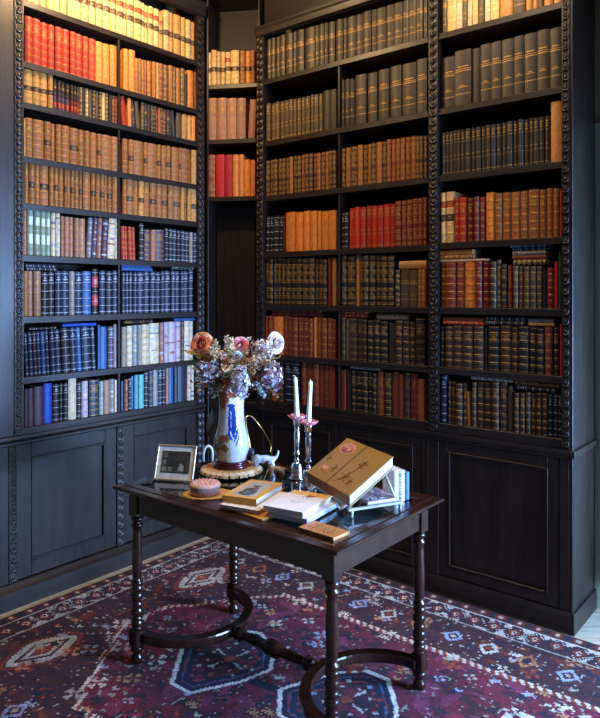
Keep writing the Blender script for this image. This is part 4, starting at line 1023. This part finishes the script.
def candle(label, p, tip, hook):
    q = thing('candle', label, 'candle', p); b = MB(); pts = []; n = 10
    for k in range(n+1):
        f = k/n; pts.append(Vector((tip[0]*f**1.3, tip[1]*f, tip[2]*f)))
    b.tube(pts, [.0112-.0035*k/n for k in range(n+1)], 14); b.ball(pts[-1], .0077, seg=12, rings=8, sq=(1, 1, .9)); b.build('wax', M_WAX, q)
    w = MB(); e = pts[-1]; w.tube([e, e+Vector((-.002*hook, 0, .010)), e+Vector((-.007*hook, 0, .014)), e+Vector((-.012*hook, 0, .010))], .0016, 6, 0, lin('c9c2b0')); w.build('wick', M_MATTE, q)
P1 = tpos(297, 478.5); P2 = tpos(308.5, 487)
candlestick('silver candlestick with pink glass pan, the left and farther of two', P1)
candlestick('silver candlestick with pink glass pan, the nearer one beside the gold folio', P2)
candle('pale blue candle in the left candlestick, bent wick at top', P1+Vector((0, 0, .2575)), (-.007, 0, .178), 1)
candle('pale blue candle in the right candlestick, leaning slightly right', P2+Vector((0, 0, .2575)), (.009, 0, .178), .3)

# books lying on the table
A60 = math.radians(60.5)
def corner_frame(ox, oy): pass
WHT = lin('d9d6e0'); GLD = lin('b98a3e')
# lowest: gold leaflet under both stacks
pz = GZ
o = flatbook('leaflet', 'golden thin booklet lowest in the left stack of table books', Vector((-.125, 2.585, pz)), A60-.25, .27, .235, .006, GLD, hard=.0015, pages='c9b48a', cat='booklet')
def ex1(o, h):
    patch(o, 'title_page', -.125, .115, -.082, .082, h, 'd4cfd0')
o = flatbook('book', 'white book with a rust edge, middle of the left stack on the table', Vector((-.168, 2.602, pz+.0065)), math.radians(63), .25, .175, .016, lin('a8683a'), spine='-y', extra=ex1)
def ex2(o, h):
    patch(o, 'cover_plate', -.095, .095, -.048, .048, h, '9c9a9a')
    b = MB(); z = h+.0005
    for (cx, cy, rx, ry, cl) in ((-.045, -.004, .045, .028, '3c3c40'), (-.02, .008, .03, .02, '4c4a4c'), (-.06, .012, .025, .018, '505054'), (-.005, -.008, .025, .014, '5c5a5a'), (.035, .0, .012, .018, '6a686a')):
        b.lathe([(1, 0), (1, .0003), (0, .0003)], 20, 0, lin(cl), T=Matrix.Translation((cx, cy, z)) @ Matrix.Diagonal((rx, ry, 1, 1)), cap=False); z += .0003
    b.build('cover_picture', M_MATTE, o)
flatbook('book', 'yellow-bordered book with a grey picture on its cover, top of left stack', Vector((-.180, 2.635, pz+.0232)), math.radians(67), .235, .142, .026, lin('c9953e'), spine='-x', extra=ex2)
# right pair
flatbook('book', 'pale blue book lying lower in the right pair on the table', Vector((.012, 2.497, pz+.0065)), A60-.03, .226, .166, .017, lin('b9bccb'), spine='-x', pages='a9bccd')
def ex3(o, h):
    patch(o, 'gold_band', .066, .112, -.0795, .0795, h, 'cfa55c')
    b = MB(); rd = random.Random(5)
    for (x, y, r) in ((.062, -.020, .010), (.072, -.010, .008), (.056, -.008, .008), (.066, -.030, .007)):
        for k in range(5):
            a = k*1.2566; b.ball((x+r*.6*math.cos(a), y+r*.6*math.sin(a), h+.0008), r*.42, 0, lin(rd.choice(['b0303a', 'a8502e', '8a2430'])), 8, 5, (1, 1, .1))
    for (q, w_) in (((.055, -.01), (.03, -.02)), ((.06, -.02), (.045, .01)), ((.07, -.03), (.085, -.04))): twig(b, [q, ((q[0]+w_[0])/2, q[1]), w_], .0008, h+.0008, '6a4a50')
    for k in range(3): b.box(-.012-k*.012, -.008-k*.012, -.03+.01*k, .035-.008*k, h, h+.0003, 0, lin('b9b2c4'))
    b.build('floral_emblem', M_MATTE, o)
flatbook('book', 'white book with a red flower emblem and gold band, upper of right pair', Vector((-.005, 2.508, pz+.0241)), A60, .226, .163, .019, WHT, spine='-x', pages='c9b27e', extra=ex3)
# small tan book near the front corner
def ex4(o, h):
    b = MB(); rd = random.Random(9)
    for k in range(7): twig(b, [(-.05+.016*k, -.025), (-.045+.016*k+rd.uniform(-.01, .01), 0), (-.05+.017*k, .022)], .0009, h+.0006, rd.choice(['6a4a2c', '5a5a3c', '7a3a2a']))
    for k in range(14): b.ball((rd.uniform(-.06, .06), rd.uniform(-.03, .03), h+.0004), rd.uniform(.003, .006), 0, lin(rd.choice(['7a4a2c', '6a6a44', '8a3a2a'])), 8, 5, (1, .7, .1))
    b.build('leaf_ornament', M_MATTE, o)
flatbook('book', 'small tan book with leaf ornament at the near corner of the table', Vector((.080, 2.292, .7638)), math.radians(138), .155, .085, .011, lin('a8713e'), spine='-y', extra=ex4, pages='b98f5c')

# book stand and folio
eb = Vector((.1466, -.3256, 0)).normalized(); wb = Vector((eb.y*-1, eb.x, 0)).normalized(); wb = Vector((.912, .41, 0)).normalized()
Fl = Vector((.0284, 2.754, .845)); hinge = Fl; LEN = .357; WID = .222; TH = .036; tl = math.radians(33.5)
# local folio axes: x along the spine edge, y up the slope, z out of the cover
ax = eb; ay = (wb*math.cos(tl)+Vector((0, 0, math.sin(tl)))).normalized(); az = ax.cross(ay).normalized()
MFO = Matrix(((ax.x, ay.x, az.x, Fl.x), (ax.y, ay.y, az.y, Fl.y), (ax.z, ay.z, az.z, Fl.z), (0, 0, 0, 1)))
b = MB(); cg = lin('94763c'); cb_ = lin('7a4a24')
b.box(0, LEN, 0, WID, -.0035, 0, 0, cg, bev=.0008); SHR = .018; b.box(0, LEN, -SHR, WID-SHR, -TH, -TH+.0035, 0, cg)
b.add([(0, 0, -.0035), (LEN, 0, -.0035), (LEN, .004, -.0035), (0, .004, -.0035), (0, -SHR, -TH+.0035), (LEN, -SHR, -TH+.0035), (LEN, .004-SHR, -TH+.0035), (0, .004-SHR, -TH+.0035)], [(0, 1, 2, 3), (7, 6, 5, 4), (4, 5, 1, 0), (5, 6, 2, 1), (6, 7, 3, 2), (7, 4, 0, 3)], 0, cb_)
fo = b.build('folio', [M_PAINT], None, MFO); tag(fo, 'large gold folio with round pink medallion, propped open-side right on a stand', 'book')
fo['label'] = 'large gold folio with round pink medallion, propped on the wooden book stand'
b = MB(); b.add([(x, y-(SHR if k else 0), z) for k, z in ((0, -.0036), (1, -TH+.0036)) for x, y in ((.004, .0042), (LEN-.004, .0042), (LEN-.004, WID-.004), (.004, WID-.004))], [(0, 1, 2, 3), (7, 6, 5, 4), (4, 5, 1, 0), (5, 6, 2, 1), (6, 7, 3, 2), (7, 4, 0, 3)], 0, lin('b9c4d6')); b.build('page_block', M_MATTE, fo)
patch(fo, 'dark_band', LEN*.462, LEN*.477, 0.0, WID, .0, '2a2018')
disc(fo, 'medallion', .0764, .1755, .052, .029, 0.0002, 'b0746a', rim='d9a890')
b = MB(); rd = random.Random(2)
for k in range(16):
    b.ball((0.0764+rd.uniform(-.026, .026), .1755+rd.uniform(-.014, .014), .0011), rd.uniform(.003, .006), 0, lin(rd.choice(['8a2430', '5a3040', 'a84a44', 'd9b0a0'])), 8, 5, (1, 1, .1))
b.build('medallion_figure', M_MATTE, fo)
disc(fo, 'oval_medallion', .072, .0495, .029, .018, 0.0002, 'b9785c', rim='d0a080')
b = MB()
for k in range(7): twig(b, [(.055+.005*k, .041), (.060+.004*k, .058)], .0008, .0012, 'e0c0a0')
b.build('oval_figure', M_MATTE, fo)
b = MB(); rd = random.Random(8)
def sprig(cx, cy, s, n=6):
    for k in range(n):
        a = 2*PI*k/n+.3; e = (cx+s*math.cos(a), cy+s*math.sin(a)); mth = (cx+s*.5*math.cos(a+.35), cy+s*.5*math.sin(a+.35)); m2 = (cx+s*.5*math.cos(a-.35), cy+s*.5*math.sin(a-.35))
        twig(b, [(cx, cy), mth, e], .0008, .0006, '6b5226'); twig(b, [(cx, cy), m2, e], .0008, .0006, '6b5226')
sprig(LEN*.72, WID*.62, .026); sprig(LEN*.66, WID*.27, .03, 5); sprig(LEN*.8, WID*.22, .018, 5); sprig(LEN*.1, WID*.45, .018, 4); sprig(LEN*.36, WID*.32, .02, 4)
twig(b, [(LEN*.72, WID*.62), (LEN*.7, WID*.45), (LEN*.66, WID*.27)], .0009, .0006, '6b5226'); twig(b, [(LEN*.55, WID*.1), (LEN*.66, WID*.27), (LEN*.8, WID*.22)], .0009, .0006, '6b5226')
b.build('flower_engraving', M_MATTE, fo)

# stand: local x along the folio's spine edge, y towards its raised side
OS = Vector((Fl.x, Fl.y, 0))
MS = Matrix(((ax.x, wb.x, 0, OS.x), (ax.y, wb.y, 0, OS.y), (0, 0, 1, 0), (0, 0, 0, 1)))
st = thing('book_stand', 'pale grey wooden book stand propping up the gold folio', 'stand', T=MS)
M_STAND = mat('limed_wood', '#8f8a84', .5, var=.25, scale=10, stretch=(3, 3, 1))
bz = .8005; dirU = Vector((math.sin(tl)*0, 0, 0))
def srot(y, z): return None
for x in (.035, LEN-.012):
    for y in (.018, .222):
        b = MB(); b.tube([(x, y, GZ+.0005), (x, y, .772), (x, y, .786)], [.0065, .0055, .0085], 8); b.build('leg', M_STAND, st)
b = MB()
for x in (.035, LEN-.012): b.box(x-.007, x+.007, .002, .235, .786, .7955, bev=.002)
b.box(.043, LEN-.0195, .012, .026, .786, .7955, bev=.002); b.box(.043, LEN-.0195, .212, .226, .786, .7955, bev=.002); b.build('base_frame', M_STAND, st)
# sloping rest just under the folio's lower cover
lowz = Fl.z-TH/math.cos(tl)-.0012
b = MB(); Tr = Matrix.Translation((0, TH*math.sin(tl), lowz+TH*math.sin(tl)*math.tan(tl)-.0085)) @ Matrix.Rotation(tl, 4, 'X')
for x in (.05, LEN-.045): b.box(x-.009, x+.009, -.035, .215, -.002, .006, T=Tr, bev=.002)
b.box(.06, LEN-.055, .07, .085, -.002, .005, T=Tr); b.box(.06, LEN-.055, .17, .185, -.002, .005, T=Tr)
b.build('sloping_rest', M_STAND, st)
b = MB()
for x in (.05, LEN-.045): b.box(x-.006, x+.006, -.0405, -.0345, 0, .028, T=Tr); 
b.build('ledge_pin', M_STAND, st)
for x in (.062, LEN-.030): MB().tube([(x, .215, .796), (x, .165, lowz+.165*math.tan(tl)-.006)], .005, 6).build('prop', M_STAND, st)
# marbled book under the folio
b_p = MS @ Vector((LEN-.095, .150, .7962))
M_MARB = mat('marbled_paper', '#ffffff', .5, var=.1)
def ex5(o, h):
    b = MB(); rd = random.Random(6)
    for k in range(160):
        x, y = rd.uniform(-.074, .074), rd.uniform(-.058, .058); b.ball((x, y, h+.0002), rd.uniform(.003, .009), 0, lin(rd.choice(['8a6a6e', '9fa3b4', '5a4a5c', 'a88a86', '6d7a92', 'b0a4a8', '7a4a44'])), 7, 4, (1.4, .7, .03))
    b.build('marbled_cover', M_PAINT, o)
flatbook('book', 'marbled-cover book lying on the book stand beneath the gold folio', b_p, math.atan2(ax.y, ax.x), .155, .125, .012, lin('8f8690'), extra=ex5, spine='-y', pages='c8ccd6')
# three small upright books
dirw = Vector((.912, .41, 0)); aw = math.atan2(.41, .912); rs_ = random.Random(1)
q = tpos(394, 502); q.z = .7638
for lab, w, h, col, sty in (('white-spined small book standing first in the row behind the folio', .020, .118, 'c6c8ce', 'p'), ('white small book with dark spine lines standing between two books', .027, .116, 'd3d6dc', 'z'), ('small blue book standing at the right end behind the gold folio', .021, .108, '2f5578', 'p')):
    c = MB(); pg = MB(); book_geo(c, pg, w, h, .085, lin(col), sty, rs_)
    if sty == 'z':
        for k in range(9): c.box(-w/2+.002, w/2-.002, -.0012-.006, -.0062, .012+k*.0115, .0155+k*.0115, LEA, lin('2c2c34'))
    cen = q+dirw*(w/2)
    o = c.build('book', MB_MATS, None, TR(cen, aw)); pg.build('page_block', M_PAGEW, o); tag(o, lab, 'book')
    q = q+dirw*(w+.0008)
# ------------------------------------------------------------------ light and camera
def light(kind, name, loc, target, energy, col, size=.3, sy=None, spot=None, blend=.8, spread=None):
    l = bpy.data.lights.new(name, kind); l.energy = energy; l.color = col
    if kind == 'AREA':
        l.shape = 'RECTANGLE'; l.size = size; l.size_y = sy or size
        if spread: l.spread = math.radians(spread)
    else: l.shadow_soft_size = size
    if spot: l.spot_size = math.radians(spot); l.spot_blend = blend
    o = bpy.data.objects.new(name, l); COL.objects.link(o); o.location = loc
    o.rotation_euler = (Vector(target)-Vector(loc)).to_track_quat('-Z', 'Y').to_euler()
    tag(o, kind='light'); del o['kind']
    return o
light('AREA', 'window_daylight', (3.1, 1.32, 1.0), (-.6, 2.95, .5), 76, (.33, .56, 1.), 1.3, 1.4, spread=75)
p2 = FR.p(3.45, -.12, 1.4); light('AREA', 'window_daylight', p2, p2-FR.w*2-FR.u*1.3-Vector((0, 0, .5)), 118, (.30, .54, 1.), .9, 2.5)
pL = FL.p(.40, -.48, 3.42); light('POINT', 'picture_light', pL, (0, 0, 0), 50, (1., .66, .32), .06)
pR = FR.p(1.62, -.40, 3.42); light('POINT', 'picture_light', pR, (0, 0, 0), 23, (1., .78, .52), .06)
light('AREA', 'warm_fill', (.0, 2.5, 3.5), (.0, 2.9, 0), 8, (1., .72, .45), .5)  # added soft warm fill from overhead, not a fixture of the room
light('SPOT', 'table_fill_spot', (.05, 2.45, 3.3), (.0, 2.72, .7), 60, (1., .74, .46), .12, spot=42, blend=.9)  # extra spot added to brighten the things on the table, no real pendant
GROUPS = {'rose': 'roses in the bouquet', 'hydrangea_head': 'hydrangea heads in the bouquet', 'dried_grass_plume': 'dried plumes in the bouquet', 'dried_leaf': 'dried leaves in the bouquet',
          'candlestick': 'silver candlesticks on the table', 'candle': 'candles on the table', 'book': 'books on the display table', 'dog_figurine': 'dog figurines on the table', 'paper_sheet': 'papers under the table glass', 'bookcase': 'bookcases round the room corner'}
for o in list(COL.objects):
    k = o.name.split('.')[0]
    if o.parent is None and k in GROUPS and 'group' not in o: o['group'] = GROUPS[k]
w = bpy.data.worlds.new('world'); SC.world = w; w.use_nodes = True
w.node_tree.nodes['Background'].inputs[0].default_value = (.55, .68, 1., 1); w.node_tree.nodes['Background'].inputs[1].default_value = .06
cd = bpy.data.cameras.new('camera'); cam = bpy.data.objects.new('camera', cd); COL.objects.link(cam); SC.camera = cam
cam.location = (0, 0, EYE); cam.rotation_euler = (PI/2, 0, 0)
cd.sensor_fit = 'VERTICAL'; cd.sensor_height = 24.; cd.lens = 24.*F_PX/718; cd.shift_y = -(359-HOR)/718; cd.clip_start = .05
vs_ = SC.view_settings; vs_.view_transform = 'Standard'; vs_.look = 'None'; vs_.exposure = .6; vs_.gamma = 1; vs_.use_curve_mapping = False
SC.cycles.max_bounces = 6; SC.cycles.transmission_bounces = 6; SC.cycles.use_denoising = True
SC.cycles.sample_clamp_indirect = 4
